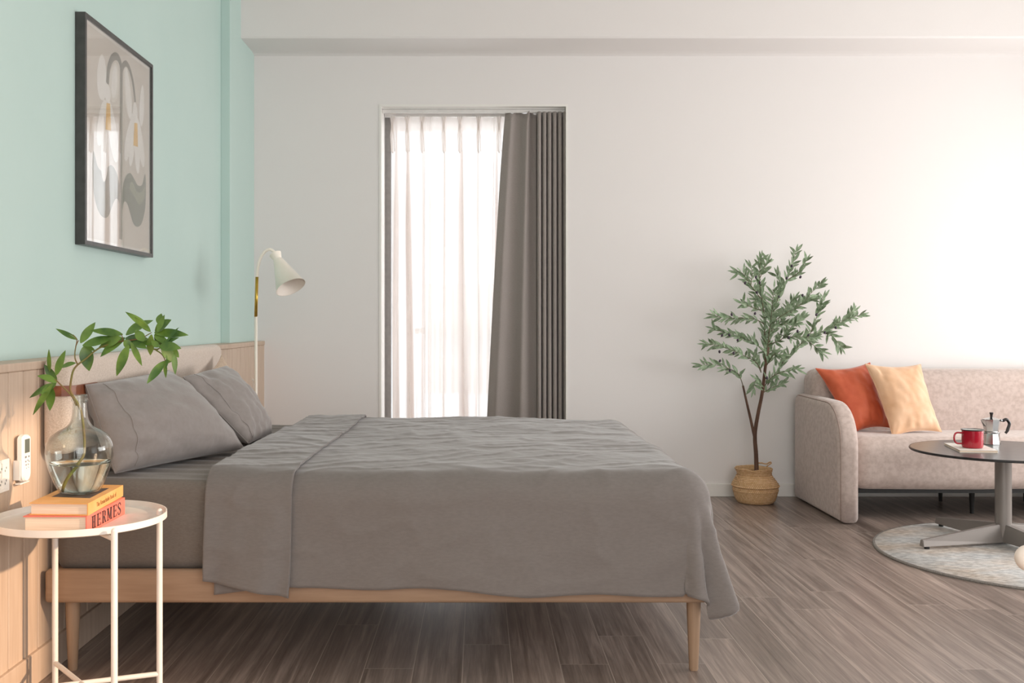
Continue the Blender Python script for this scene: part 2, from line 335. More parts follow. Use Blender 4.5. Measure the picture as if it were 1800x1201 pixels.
# wainscot: vertical boards with V grooves, cap rail
bm = bmesh.new(); y = -.8; pw = .0985
box(bm, LW, WN-.010, -.8, BY, 0, .97, mi=2)  # backing: joint wood coloured darker, with the grooves' shadow lines painted in
k = 0
while y < BY-.01:
    y1 = min(y+pw, BY); box(bm, WN-.012, WN, y+.0024, y1-.0024, .08, .955, bev=.0024, seg=1); y = y1
box(bm, LW, WN+.004, -.8, BY, .955, .98, bev=.003)
box(bm, WN-.03, WN+.004, BY-.006, BY-.001, .08, .98, mi=1)
tag(obj('trim_2', bm, [M['panel'], M['trim_white'], mat('panel_groove', '#8A7767', .7, nscale=10, col2='#80705F')]), kind='structure')
bm = bmesh.new(); box(bm, WN-.01, WN+.012, -.8, BY, 0, .1, bev=.003); tag(obj('baseboard_left', bm, M['panel']), kind='structure')
bm = bmesh.new(); box(bm, WN+.012, WX0, BY-.014, BY, 0, .082, bev=.004); box(bm, WX1, 4.6, BY-.014, BY, 0, .082, bev=.004)
tag(obj('baseboard_back', bm, M['trim_white']), kind='structure')

# ------------------------------------------------------------------ windows
w = thing('window_1', None, None); w['kind'] = 'structure'
bm = bmesh.new(); fy0, fy1 = 6.70, 6.76
box(bm, WX0, WX0+.052, fy0, fy1, 0, WZ, bev=.003); box(bm, WX1-.052, WX1, fy0, fy1, 0, WZ, bev=.003)
box(bm, WX0+.053, WX1-.053, fy0, fy1, WZ-.06, WZ, bev=.003); box(bm, WX0+.053, WX1-.053, fy0, fy1, 0, .06, bev=.003)
obj('window_frame', bm, M['grey_frame'], w)
bm = bmesh.new(); box(bm, WX0+.05, WX1-.05, 6.725, 6.731, .05, WZ-.05); obj('pane', bm, M['pane'], w)
bm = bmesh.new(); t_ = .009
box(bm, WX0-.001, WX0+.012, BY-.004, 6.699, 0, WZ-.012); box(bm, WX1-.012, WX1+.001, BY-.004, 6.699, 0, WZ-.012); box(bm, WX0-.001, WX1+.001, BY-.004, 6.699, WZ-.012, WZ+.001)
obj('window_reveal', bm, M['trim_white'], w)
w = thing('window_2', None, None); w['kind'] = 'structure'
bm = bmesh.new()
for yy in (2.43, 4.25, 6.07): box(bm, 4.63, 4.69, yy-.03, yy+.03, .4, 2.85, bev=.003)
for zz in (.43, 2.82): box(bm, 4.63, 4.69, 2.4, 6.1, zz-.03, zz+.03, bev=.003)
obj('window_frame', bm, M['grey_frame'], w)
bm = bmesh.new(); box(bm, 4.655, 4.661, 2.42, 6.08, .42, 2.83); obj('pane', bm, M['pane'], w)
w = thing('window_3', None, None); w['kind'] = 'structure'
bm = bmesh.new()
for xx in (-.59, 2.27): box(bm, xx-.03, xx+.03, -.92, -.86, 0, 2.95, bev=.003)
for zz in (.03, 2.92): box(bm, -.62, 2.3, -.92, -.86, zz-.03, zz+.03, bev=.003)
obj('window_frame', bm, M['grey_frame'], w)
w = thing('window_4', None, None); w['kind'] = 'structure'
bm = bmesh.new()
for yy in (-.37, 1.87): box(bm, 4.63, 4.69, yy-.03, yy+.03, 0, 2.9, bev=.003)
for zz in (.03, 2.87): box(bm, 4.63, 4.69, -.4, 1.9, zz-.03, zz+.03, bev=.003)
obj('window_frame', bm, M['grey_frame'], w)
# added unseen wall outside the right-hand windows, limits low sun to the bedside
bm = bmesh.new(); box(bm, 6.4, 7.4, 1.66, 9, -.1, 6); tag(obj('wall_sun_block', bm, M['white_wall']), kind='structure')
# pale building far outside, seen faintly through the sheer
b = thing('building', 'pale low building seen faintly outside through the sheer curtain', 'building', (0, 30, 0))
bm = bmesh.new(); box(bm, -1.6, 2.2, 0, 4, -1, 2.2); obj('wall', bm, mat('far_wall', '#CFC8C4', .9, nscale=2, col2='#D6D0CC'), b)
bm = bmesh.new(); box(bm, -1.9, 2.5, -.4, 4.3, .75, .9); obj('ledge', bm, mat('far_ledge', '#B9B2AD', .9, nscale=2, col2='#B0A9A4'), b)

# ------------------------------------------------------------------ curtain tracks and curtains
t = thing('curtain_track', 'white double ceiling track above the sheer and the grey drape', 'curtain track', (0, 6.58, WZ))
for dy in (-.07, .06):
    bm = bmesh.new(); box(bm, WX0+.013, WX1-.013, dy-.014, dy+.014, -.042, -.02, bev=.003)
    box(bm, WX0+.013, WX1-.013, dy-.018, dy+.018, -.02, -.012); obj('rail', bm, M['track'], t)
for k in range(5):
    bm = bmesh.new(); box(bm, WX0+.1+k*.24, WX0+.13+k*.24, -.09, .08, -.012, -.001, bev=.002)
    obj('bracket', bm, M['track'], t)

def curtain(name, parent, m, xt, xb, y0, ztop, zbot, nx, nz, foldf, tilt=None):
    bm = bmesh.new(); g = []
    for j in range(nz+1):
        v = j/nz; z = ztop + (zbot-ztop)*v; row = []
        for i in range(nx+1):
            u = i/nx; a = xt(u); b_ = xb(u); x = a + (b_-a)*(v**.8); x, dy, dz = foldf(u, v, x)
            row.append(bm.verts.new((x, y0+dy, z+dz)))
        g.append(row)
    for j in range(nz):
        for i in range(nx): bm.faces.new((g[j][i], g[j][i+1], g[j+1][i+1], g[j+1][i]))
    o = obj(name, bm, m, parent, smooth=True); return o
pin = [690, 716, 742, 780, 808, 841, 877, 905]   # pinch pleats, photo x
SY = 6.62
def sheer_top(u): 
    s = SY/1800; return (688-842)*s + u*((918-688)*s)
def sheer_fold(u, v, x):
    # nearest pinch
    px = 842 + x*1800/SY
    d = min(abs((688+u*(918-688)) - p) for p in pin)
    pinch = math.exp(-(d/3.5)**2)
    fade = max(0, 1-v*9)
    dy = .010*math.cos(u*2*PI*7.2+.5)*(1-fade*.5) + .018*math.sin(u*2*PI*11 + 1.3 + 1.5*v) * (v**.7) + .008*noise.noise(Vector((u*14, v*2.5, 3.3)))
    dy += -.030*pinch*math.exp(-((v-.04)/.035)**2) - .02*math.exp(-(d/5)**2)*(1-math.exp(-v*4))
    x2 = x + .008*math.sin(u*2*PI*7.2 + 1.1)*v + .005*noise.noise(Vector((u*9, v*3, 7)))*v
    for pc, wd, dr in ((718, 4.2, .006), (746, 1.8, .004), (757, 1.5, -.01), (781, 2.0, -.012), (813, 5.2, .012), (840, 2.0, .008), (868, 2.2, -.01)):
        c_ = (pc-688)/230; k_ = (u-c_)*230/ (wd*1.5)
        amp_ = wd*.0037*(.35+.65*min(1, v*6))*2.1
        x2 -= amp_*k_*math.exp(-k_*k_)*1.25 - dr*v*math.exp(-k_*k_*.5); dy += -.012*math.exp(-k_*k_)*math.sin(k_*2.2)
    return x2, dy, (.004*math.cos(u*2*PI*7.2) if v < .01 else 0)
shc = thing('sheer_curtain', 'translucent white sheer curtain pinch pleated across the window', 'curtain', (0, 0, 0))
curtain('curtain_cloth', shc, M['sheer'], sheer_top, lambda u: (sheer_top(u)+.0), SY, 2.425, .015, 620, 40, sheer_fold)
# pleat tabs and header band, doubled cloth
bm = bmesh.new()
for i, px in enumerate(pin[:-1]):
    x = (px-842)*SY/1800
    for sgn in (-1, 0, 1):
        a = [(x+sgn*.012, SY-.014, 2.425), (x+sgn*.004, SY-.024, 2.36), (x+sgn*.010, SY-.02, 2.30 if sgn else 2.2), (x+sgn*.010+.004, SY-.012, 2.2)]
        tube(bm, smoothpath(a, 4), [.004]*9+[.003]*4, n=6)
obj('pleat', bm, M['sheer'], shc, smooth=True)
for (a0, a1, b0, b1) in ((692, 699, 690, 702), (713, 721, 714, 729), (741, 744, 741, 745), (753, 755, 754, 756), (779, 783, 777, 781), (806, 813, 806, 825), (839, 842, 834, 838), (872, 877, 862, 872)):
    fb = bmesh.new(); cols = []
    for k in range(25):
        v = k/24; z = 2.42-(2.42-.02)*v; l_ = (a0+(b0-a0)*v-842)*SY/1800; r_ = (a1+(b1-a1)*v-842)*SY/1800
        e_ = min(1, .25+v*3); m_ = (l_+r_)/2; l_ = m_+(l_-m_)*e_; r_ = m_+(r_-m_)*e_; wv = .003*math.sin(v*7+a0)
        cols.append([fb.verts.new((l_+wv, SY+.024, z)), fb.verts.new((m_+wv, SY+.019, z)), fb.verts.new((r_+wv, SY+.025, z)), fb.verts.new((r_-.002+wv, SY+.031, z)), fb.verts.new((l_+.002+wv, SY+.033, z))])
    for a, b_ in zip(cols, cols[1:]):
        for i in range(5): fb.faces.new((a[i], a[(i+1) % 5], b_[(i+1) % 5], b_[i]))
    obj('pleat_fold', fb, M['sheer_pleat'], shc, smooth=True)
hb = bmesh.new(); n = 120
ra = []; 
for i in range(n+1):
    u = i/n; x = sheer_top(u); _, dy, dz = sheer_fold(u, .01, x); ra.append((x, SY+dy+.006))
top = [hb.verts.new((x, y, 2.425)) for x, y in ra]; bot = [hb.verts.new((x, y, 2.33)) for x, y in ra]
for i in range(n): hb.faces.new((top[i], top[i+1], bot[i+1], bot[i]))
obj('header_tape', hb, M['sheer'], shc, smooth=True)

DY = 6.51
def dx(px): return (px-842)*DY/1800
def dr_top(u):
    # three wide folds then tight stack
    return dx(889 + (943-889)*(u/.45)) if u < .45 else dx(943 + (997-943)*((u-.45)/.55))
def dr_bot(u):
    zb = dx(848 + (943-848)*(u/.45)) if u < .45 else dx(943 + (998-943)*((u-.45)/.55))
    return zb
def dr_fold(u, v, x):
    if u < .45:
        t_ = u/.45; dy = .030*math.cos(t_*2*PI*2.0+.6)*(.6+.4*v) + .012*noise.noise(Vector((t_*4, v*2.2, 1.5))); x2 = x + .008*math.sin(t_*2*PI*2+v*1.2)
        dz = .012*math.cos(t_*2*PI*2.5) if v < .02 else 0
    else:
        t_ = (u-.45)/.55; dy = .034*math.cos(t_*2*PI*6.0) + .006*noise.noise(Vector((t_*8, v*2, 9))); x2 = x + .009*math.sin(t_*2*PI*6.0*2)*.5; dz = 0
    return min(x2, .545), dy, dz
drp = thing('grey_curtain', 'heavy grey drape gathered at the right side of the window', 'curtain', (0, 0, 0))
o = curtain('curtain_cloth', drp, M['drape'], dr_top, dr_bot, DY, 2.43, .012, 340, 40, dr_fold)
sm = o.modifiers.new('thick', 'SOLIDIFY'); sm.thickness = .003

# ------------------------------------------------------------------ framed picture
pic = thing('framed_picture', 'tall black framed print of white drooping flowers on the mint wall', 'picture', (LW, 4.09, 1.8))
XF = -1.43; gx = XF
y0, y1, z0, z1 = 3.72, 4.495, 1.382, 2.228
def rel(o, r): o.location = -r.location if False else (-r.location[0], -r.location[1], -r.location[2]); return o
bm = bmesh.new(); fw = .016
box(bm, LW, XF, y0, y0+fw, z0, z1, bev=.0015); box(bm, LW, XF, y1-fw, y1, z0, z1, bev=.0015)
box(bm, LW, XF, y0+fw-.001, y1-fw+.001, z0, z0+fw, bev=.0015); box(bm, LW, XF, y0+fw-.001, y1-fw+.001, z1-fw, z1, bev=.0015)
rel(obj('frame', bm, M['black_frame'], pic), pic)
bm = bmesh.new(); xa = XF-.012
box(bm, LW+.004, xa, y0+fw, y1-fw, z0+fw, z1-fw, mi=1)
iy0, iy1, iz0, iz1 = y0+fw+.012, y1-fw-.012, z0+fw+.012, z1-fw-.012
def cpt(c): return WP(100+c[0]/2.5025, c[1]/2.5025, xa)
LAY = [0]
def flat(bm, pts, lay, mi):
    LAY[0] += 1; vs = [bm.verts.new((xa+.0003*lay+.000004*LAY[0], p[1], p[2])) for p in pts]
    f = bm.faces.new(vs); f.material_index = mi
    if f.normal.length == 0: f.normal_update()
    if f.normal.x < 0: f.normal_flip()
flat(bm, [(0, iy0, iz0), (0, iy1, iz0), (0, iy1, iz1), (0, iy0, iz1)], 1, 0)
def spl(cp, k=6):
    q = [cpt(c) for c in cp]; return smoothpath([q[-1]]+q+[q[0]], k)[k:-k-0]
def blob(cp, lay, mi): flat(bm, spl(cp), lay, mi)
def strip(cp, ws, lay, mi):
    q = smoothpath([cpt(c) for c in cp], 6); n = len(q)
    for i in range(n-1):
        def off(j):
            d = (q[min(j+1, n-1)]-q[max(j-1, 0)]); d.x = 0; d.normalize(); w_ = ws[0]+(ws[1]-ws[0])*j/(n-1); nn = Vector((0, -d.z, d.y))*w_/2; return q[j]+nn, q[j]-nn
        a, b_ = off(i); c, d = off(i+1); flat(bm, [a, b_, d, c], lay, mi)
def petal(a, b_, w_, lay, mi):
    A, B = cpt(a), cpt(b_); m_ = (A+B)/2; d = (B-A); Ln = d.length; d.normalize(); nn = Vector((0, -d.z, d.y)); pts = []
    for k in range(28):
        th = 2*PI*k/28; pts.append(m_ + d*(Ln/2)*math.cos(th) + nn*(w_/2)*math.sin(th)*(1+.15*math.cos(th)))
    flat(bm, pts, lay, mi)
strip([(283, 300), (281, 700), (280, 1053)], (.028, .036), 3, 2)
strip([(221, 368), (227, 300), (243, 256), (262, 248), (275, 268), (283, 300)], (.03, .03), 3, 2)
strip([(284, 310), (290, 290), (303, 280), (318, 302), (334, 365), (344, 450)], (.028, .02), 3, 2)
petal((200, 240), (195, 440), .10, 2, 5); petal((262, 280), (242, 445), .10, 2, 6); petal((222, 370), (222, 450), .06, 4, 5); petal((258, 290), (246, 430), .06, 3, 5)
petal((210, 440), (180, 640), .07, 4, 5); petal((215, 440), (205, 800), .08, 4, 5); petal((225, 440), (262, 715), .09, 4, 5)
flat(bm, [cpt(c) for c in ((216, 453), (232, 456), (236, 575), (212, 570))], 6, 7)
petal((300, 285), (322, 520), .085, 2, 6); petal((303, 300), (322, 525), .06, 3, 5); petal((342, 450), (343, 535), .06, 4, 5); petal((376, 375), (368, 555), .06, 4, 5)
petal((335, 515), (298, 705), .07, 4, 5); petal((340, 520), (320, 730), .06, 5, 5); petal((346, 520), (355, 765), .065, 4, 5); petal((352, 520), (380, 735), .07, 4, 5); petal((325, 505), (355, 560), .05, 5, 5)
flat(bm, [cpt(c) for c in ((339, 540), (352, 543), (354, 647), (334, 640))], 7, 7)
lf = [(287, 885), (290, 820), (303, 775), (322, 762), (338, 785), (355, 815), (374, 812), (387, 765), (391, 830), (387, 920), (372, 982), (352, 998), (334, 980), (318, 925), (306, 892), (294, 890), (287, 925)]
blob(lf, 2, 3)
blob([(318, 830), (330, 800), (352, 845), (376, 840), (385, 815), (383, 870), (362, 900), (342, 870)], 3, 4)
ysx = cpt((282, 800)).y
q = spl(lf); flat(bm, [Vector((xa, 2*ysx-p.y, p.z+.0)) for p in q], 2, 3)
rel(obj('artwork', bm, [M['paper'], M['mat_edge'], M['a_stem'], M['a_leaf'], M['a_leaf2'], M['a_pet'], M['a_pet2'], M['a_yel']], pic), pic)
bm = bmesh.new(); box(bm, XF-.006, XF-.004, y0+fw, y1-fw, z0+fw, z1-fw); rel(obj('glass', bm, M['artglass'], pic), pic)

# ------------------------------------------------------------------ bed
bed = thing('bed', 'low light wood bed frame with beige upholstered headboard', 'bed', (-.33, 4.05, 0))
RF, RB = 3.15, 4.99; RX0, RX1 = -1.338, .706
bm = bmesh.new(); box(bm, RX0, RX1, RF, RF+.035, .233, .336, bev=.012, seg=3); rel(obj('side_rail', bm, M['bedwood'], bed, smooth=True, autosmooth=50), bed)
bm = bmesh.new(); box(bm, RX0, RX1, RB-.035, RB, .233, .336, bev=.012, seg=3); rel(obj('side_rail', bm, M['bedwood'], bed, smooth=True, autosmooth=50), bed)
bm = bmesh.new(); box(bm, RX1-.035, RX1-.002, RF+.034, RB-.034, .24, .33, bev=.006); rel(obj('foot_rail', bm, M['bedwood'], bed), bed)
bm = bmesh.new(); box(bm, RX0+.002, RX0+.035, RF+.034, RB-.034, .24, .33, bev=.006); rel(obj('head_rail', bm, M['bedwood'], bed), bed)
bm = bmesh.new()
for k in range(13): box(bm, -1.27+k*.152, -1.19+k*.152, RF+.034, RB-.034, .300, .318)
rel(obj('slats', bm, M['bedwood'], bed), bed)
for lx in (-1.283, .678):
    for ly in (3.235, 4.90):
        bm = bmesh.new(); n_ = 20; lathe(bm, [(0, 0), (.0125, 0), (.0145, .004), (.0225, .2), (.0225, .262), (0, .262)], n=20); bmesh.ops.recalc_face_normals(bm, faces=bm.faces[:])
        o = obj('leg', bm, M['legwood'], bed, smooth=True, autosmooth=40); o.location = Vector((lx, ly, 0))-Vector(bed.location)
bm = bmesh.new(); box(bm, -1.347, -1.255, 3.148, 5.01, .69, .99, bev=.03, seg=5); rel(obj('headboard', bm, M['headboard'], bed, smooth=True, autosmooth=60), bed)
for yy in (3.45, 4.7):
    bm = bmesh.new(); box(bm, -1.346, -1.325, yy-.03, yy+.03, .24, .95, bev=.004)
    rel(obj('headboard_post', bm, M['bedwood'], bed), bed)
# leather strap round the near end of the cushion
bm = bmesh.new(); path = [(-1.349, 3.40), (-1.349, 3.172), (-1.340, 3.152), (-1.318, 3.145), (-1.282, 3.145), (-1.262, 3.153), (-1.252, 3.174), (-1.250, 3.34)]
for zc, zt, off in ((.8875, .026, 0), (.902, .003, .0025), (.873, .003, .0025)):
    ra = []
    for i, (x, y) in enumerate(path):
        a = Vector(path[max(i-1, 0)]); c = Vector(path[min(i+1, len(path)-1)]); d = (c-a).normalized(); nn = Vector((d.y, -d.x))
        pi_ = Vector((x, y)); o1 = pi_ + nn*(.003+off); o0 = pi_ - nn*.001
        sl = -.0
        ra.append([bm.verts.new((q_[0], q_[1], zc+s_*zt/2*1.0)) for q_, s_ in ((o0, -1), (o1, -1), (o1, 1), (o0, 1))])
    for a, c in zip(ra, ra[1:]):
        for k in range(4): bm.faces.new((a[k], a[(k+1) % 4], c[(k+1) % 4], c[k]))
bmesh.ops.recalc_face_normals(bm, faces=bm.faces[:])
st = obj('leather_strap', bm, M['leather'], bed); rel(st, bed); st['label'] = 'tan leather strap'
bm = bmesh.new(); t2 = bmesh.new(); bmesh.ops.create_uvsphere(t2, u_segments=14, v_segments=8, radius=.008); bmesh.ops.scale(t2, vec=(.5, 1, 1), verts=t2.verts[:]); join(bm, t2)
o = obj('stud', bm, M['alu'], st, smooth=True); o.location = (-1.247, 3.30, .888)

# mattress with fitted sheet
mt = thing('mattress', 'mattress under a grey fitted sheet on the wooden bed frame', 'mattress', (-.33, 4.05, .318))
bm = bmesh.new(); X0, X1, Y0, Y1, Z0, Z1 = -1.245, .66, 3.195, 4.96, .320, .605
# front part reaches nearly to the wall at the near corner
X0 = -1.325
t2 = bmesh.new(); vs = bmesh.ops.create_grid(t2, x_segments=2, y_segments=2, size=1); t2.free()
def rbox(bm, x0, x1, y0, y1, z0, z1, r, nx, ny, nz, f=None):
    t = bmesh.new(); bmesh.ops.create_cube(t, size=1)
    t.free()
    # superellipsoid-like rounded box from a subdivided cube
    faces = []
    def g(u0, u1, n): return [u0+(u1-u0)*i/n for i in range(n+1)]
    verts = {}
    def V(i, j, k):
        key = (i, j, k)
        if key not in verts:
            p = Vector((x0+(x1-x0)*i/nx, y0+(y1-y0)*j/ny, z0+(z1-z0)*k/nz))
            c = Vector((min(max(p.x, x0+r), x1-r), min(max(p.y, y0+r), y1-r), min(max(p.z, z0+r), z1-r)))
            d = p-c
            if d.length > 1e-6:
                m_ = max(abs(d.x), abs(d.y), abs(d.z)); p = c + d.normalized()*min(m_, r)
            if f: p = f(p)
            verts[key] = bm.verts.new(p)
        return verts[key]
    for i in range(nx):
        for j in range(ny):
            for k in (0, nz): q_ = (V(i, j, k), V(i+1, j, k), V(i+1, j+1, k), V(i, j+1, k)); bm.faces.new(q_ if k else q_[::-1])
    for i in range(nx):
        for k in range(nz):
            for j in (0, ny): q_ = (V(i, j, k), V(i+1, j, k), V(i+1, j, k+1), V(i, j, k+1)); bm.faces.new(q_[::-1] if j else q_)
    for j in range(ny):
        for k in range(nz):
            for i in (0, nx): q_ = (V(i, j, k), V(i, j+1, k), V(i, j+1, k+1), V(i, j, k+1)); bm.faces.new(q_ if i else q_[::-1])
def mf(p):
    n_ = noise.noise(Vector((p.x*5, p.y*14, p.z*5)))
    q_ = p.copy()
    if p.z > .58: q_.z += .004*n_ + .0035*math.sin(p.y*60+p.x*9+2*n_)*(1 if p.x < -.6 else 0)
    else: q_.y += .005*noise.noise(Vector((p.x*11, p.z*9, 2)))*(1 if p.y < 4 else 0)
    return q_
rbox(bm, X0, X1, Y0, Y1, Z0, Z1, .035, 120, 110, 16, mf)
bmesh.ops.recalc_face_normals(bm, faces=bm.faces[:])
rel(obj('fitted_sheet', bm, M['sheet'], mt, smooth=True), mt)

# duvet draped over the front side and the foot
def drape(d, r, flare):
    if d <= 0: return d, 0.0
    if d < r*PI/2: return r*math.sin(d/r), r*(1-math.cos(d/r))
    e = d - r*PI/2; return r + e*flare, r + e
def hem_limit(th):
    k_ = min(1, max(0, (th-1.28)/.25)); return .455+(.392-.455)*k_*k_*(3-2*k_)+.018*math.sin(th*7+1)*(1-k_)
def beyond_hem(x, y, lift):
    dx_, dy_ = x-(.715+lift-.085), (3.160-lift+.085)-y
    return dx_ > .02 and dy_ > .02 and math.hypot(dx_, dy_) > hem_limit(math.atan2(dy_, dx_))
def duvet_point(x, y, lift, flarey=.10):
    r = .085; xf, yf = .715, 3.160
    yf -= lift; xf += lift
    xe, ye, yb = xf-r, yf+r, 4.90
    dx_, dy_ = x-xe, ye-y; zt = .617 + lift
    # soft crown of the top
    fx = max(0, min(1, (xe-x)/.5)); fy = max(0, min(1, (y-ye)/.45)); 
    crown = .012*fx*fy
    if y > yb:
        h, v = drape(y-yb, .06, .03); Y_ = yb+h
        p = Vector((min(x, xe) if dx_ > 0 else x, Y_, zt-v)); 
        if dx_ > 0: hx, vx = drape(dx_, r, .1); p.x = xe+hx; p.z = zt-max(v, vx)
        return p
    if dx_ > 0 and dy_ > 0:
        d = math.hypot(dx_, dy_)
        th = math.atan2(dy_, dx_); c45 = math.sin(2*th); k_ = min(1, max(0, (th-1.28)/.25)); dm = hem_limit(th); d = min(d, dm)
        fold = .5*(1+math.cos(6*th)) 
        h, v = drape(d, r, .10+.15*c45*c45*(1-k_)); h += .010*math.sin(xe*5+.7)*max(0, v-.1)/.3*math.sin(th)**6
        h += .040*math.sin(th*9+2.2)*max(0, (v-.08))/.35*c45
        return Vector((xe+h*math.cos(th), ye-h*math.sin(th), zt-v))
    if dx_ > 0:
        h, v = drape(dx_, r, .12); h += .018*math.sin(y*11)*max(0, v-.1); 
        return Vector((xe+h, y, zt-v))
    if dy_ > 0:
        h, v = drape(dy_, r, flarey); h += .010*math.sin(x*5+.7)*max(0, v-.1)/.3 + (.028 if lift > .01 else .008*min(1, (xe-x)*5))*noise.noise(Vector((x*(13 if lift > .01 else 7)+v*3, v*2.5, 3.3)))*max(0, v-.04)/.3
        return Vector((x, ye-h, zt-v))
    return Vector((x, y, zt+crown))
def wrinkle(p, x, y, amp):
    a = noise.noise(Vector((x*2.6, y*4.0, 1.7)))*.009 + noise.noise(Vector((x*8+y*3, y*11-x*5, 5.1)))*.0028 + noise.noise(Vector((x*26, y*34+x*9, 8.8)))*.0012
    rid = (1-abs(noise.noise(Vector((x*4+y*2.5, y*9-x*4, 12.3)))))**6*.0045
    return (a+rid)*amp
def cloth(x0, x1, y0, y1, nx, ny, lift, hemf=None, headf=None, flarey=.1, amp=1.0):
    bm = bmesh.new(); g = []
    for i in range(nx+1):
        row = []
        for j in range(ny+1):
            v = j/ny; y = y0+(y1-y0)*v; xa_ = headf(y) if headf else x0; xb_ = x1(y) if callable(x1) else x1
            x = xa_+(xb_-xa_)*i/nx
            yy = y
            if hemf: yy = y - hemf(x)*max(0, 1-v*4)
            row.append((x, yy, duvet_point(x, yy, lift, flarey)))
        g.append(row)
    V = []
    for i in range(nx+1):
        r_ = []
        for j in range(ny+1):
            x, y, p = g[i][j]
            a = g[min(i+1, nx)][j][2]-g[max(i-1, 0)][j][2]; b_ = g[i][min(j+1, ny)][2]-g[i][max(j-1, 0)][2]
            nrm = a.cross(b_); 
            if nrm.length < 1e-9: nrm = Vector((0, 0, 1))
            nrm.normalize()
            if beyond_hem(x, y, lift): t_ = math.atan2(3.160-lift+.085-y, x-.63-lift); r_.append(bm.verts.new(p+Vector((math.cos(t_), -math.sin(t_), 0))*.004)); continue
            r_.append(bm.verts.new(p + nrm*(wrinkle(p, x, y, amp)+.004)))
        V.append(r_)
    for i in range(nx):
        for j in range(ny):
            if all(beyond_hem(g[a_][c_][0], g[a_][c_][1], lift) for a_ in (i, i+1) for c_ in (j, j+1)): continue
            bm.faces.new((V[i][j], V[i+1][j], V[i+1][j+1], V[i][j+1]))
    bmesh.ops.delete(bm, geom=[v for v in bm.verts if not v.link_faces], context='VERTS')
    bmesh.ops.remove_doubles(bm, verts=bm.verts[:], dist=.0009)
    return bm
dv = thing('duvet', 'grey linen duvet spread over the bed and hanging off the foot', 'duvet', (-.05, 4.05, .6))
def headedge(y): return -.84+.035*max(0, min(1, (y-3.2)/1.7)) - .0
bm = cloth(-.80, 1.095, 2.852, 5.15, 230, 240, .0, hemf=lambda x: .012*math.sin(x*4)+.006*math.sin(x*13), headf=lambda y: headedge(y)+.03)
o = obj('duvet_cover', bm, M['linen'], dv, smooth=True); rel(o, dv); s_ = o.modifiers.new('thick', 'SOLIDIFY'); s_.thickness = .008; s_.offset = 1
bm = cloth(-.84, lambda y: -.575+.036*max(0, min(1, (y-3.2)/1.7)), 2.862, 5.15, 50, 240, .013, hemf=lambda x: -.005+.055*(x+.84)/.27, headf=headedge, flarey=.15, amp=1.2)
o = obj('turned_back_fold', bm, M['linen'], dv, smooth=True); rel(o, dv); s_ = o.modifiers.new('thick', 'SOLIDIFY'); s_.thickness = .007; s_.offset = 1

# pillows
def pillow(name, label, cat, m, corners, thick, seed, group=None, n=44, wr=.006, pinch=.06, seam=None):
    """corners: near-bottom, far-bottom, far-top, near-top (3D)"""
    a, b_, c, d = [Vector(q_) for q_ in corners]; cen = (a+b_+c+d)/4
    nrm = (b_-a).cross(d-a).normalized()
    if nrm.dot(Vector((1, -1.0, .5))) < 0: nrm = -nrm
    def pt(u, v, side):
        U = u + pinch*math.sin(PI*u*2)*0; 
        eu, ev = 2*u-1, 2*v-1
        # concave edges
        k = pinch
        u2 = u + (-1 if eu > 0 else 1)*k*abs(eu)**3*(1-ev*ev)*.6
        v2 = v + (-1 if ev > 0 else 1)*k*abs(ev)**3*(1-eu*eu)*.6
        base = (a*(1-u2)+b_*u2)*(1-v2)+(d*(1-u2)+c*u2)*v2
        t_ = max(0, (1-eu**4))**.5 * max(0, (1-ev**4))**.5
        t_ = t_*(.62+.38*(1-eu*eu)*(1-ev*ev))
        rad = math.hypot(eu, ev)
        w_ = noise.noise(Vector((u*3.2+seed, v*3.2, side))) * .9 + noise.noise(Vector((u*9+v*4+seed, v*10-u*5, side*2)))*.45
        w_ -= (.7 if cat == 'pillow' else .25)*(1-abs(noise.noise(Vector((u*3.1+v*1.3+seed, v*2.3-u*1.1, 4.4*side)))))**9
        # gathers radiating in from the edges
        w_ += .5*math.sin(24*(u if abs(ev) > abs(eu) else v)+seed+3*noise.noise(Vector((u*4, v*4, seed))))*max(0, rad-.6)*1.3
        th = thick/2*t_ + wr*w_*min(1, t_*2.0)
        return base + nrm*th*side
    bm = bmesh.new(); rows = {}
    for s_ in (1, -1):
        g = [[None]*(n+1) for _ in range(n+1)]
        for i in range(n+1):
            for j in range(n+1):
                if s_ == -1 and (i in (0, n) or j in (0, n)): g[i][j] = rows[1][i][j]; continue
                # denser sampling near edges
                u = .5-.5*math.cos(PI*i/n); v = .5-.5*math.cos(PI*j/n)
                g[i][j] = bm.verts.new(pt(u, v, s_)-a)
        rows[s_] = g
        for i in range(n):
            for j in range(n): bm.faces.new((g[i][j], g[i+1][j], g[i+1][j+1], g[i][j+1]))
    bmesh.ops.recalc_face_normals(bm, faces=bm.faces[:])
    loops = [[rows[1][i][0].co.copy() for i in range(n+1)], [rows[1][n][j].co.copy() for j in range(n+1)], [rows[1][i][n].co.copy() for i in range(n, -1, -1)], [rows[1][0][j].co.copy() for j in range(n, -1, -1)]]
    r = thing(name, label, cat, a, group)
    obj('cushion_cover' if 'cushion' in name else 'pillowcase', bm, m, r, smooth=True)
    bm = bmesh.new(); pts = sum([l_[:-1] for l_ in loops], []); pts.append(pts[0])
    tube(bm, pts, .0022 if cat == 'pillow' else .003, n=6, caps=False)
    if cat == 'pillow': tube(bm, [pt(.10, .03+.94*k/40, 1)-a for k in range(41)], .0022, n=6)
    obj('piping', bm, m, r, smooth=True)
    return r
pillow('pillow', 'grey linen pillow nearest the camera, leaning on the headboard behind the glass vase', 'pillow', M['pillow'],
       [(-1.150, 3.235, .622), (-.885, 3.86, .622), (-1.180, 3.90, .915), (-1.243, 3.235, .90)], .25, 1.3, 'grey bed pillows', wr=.013, pinch=.015)
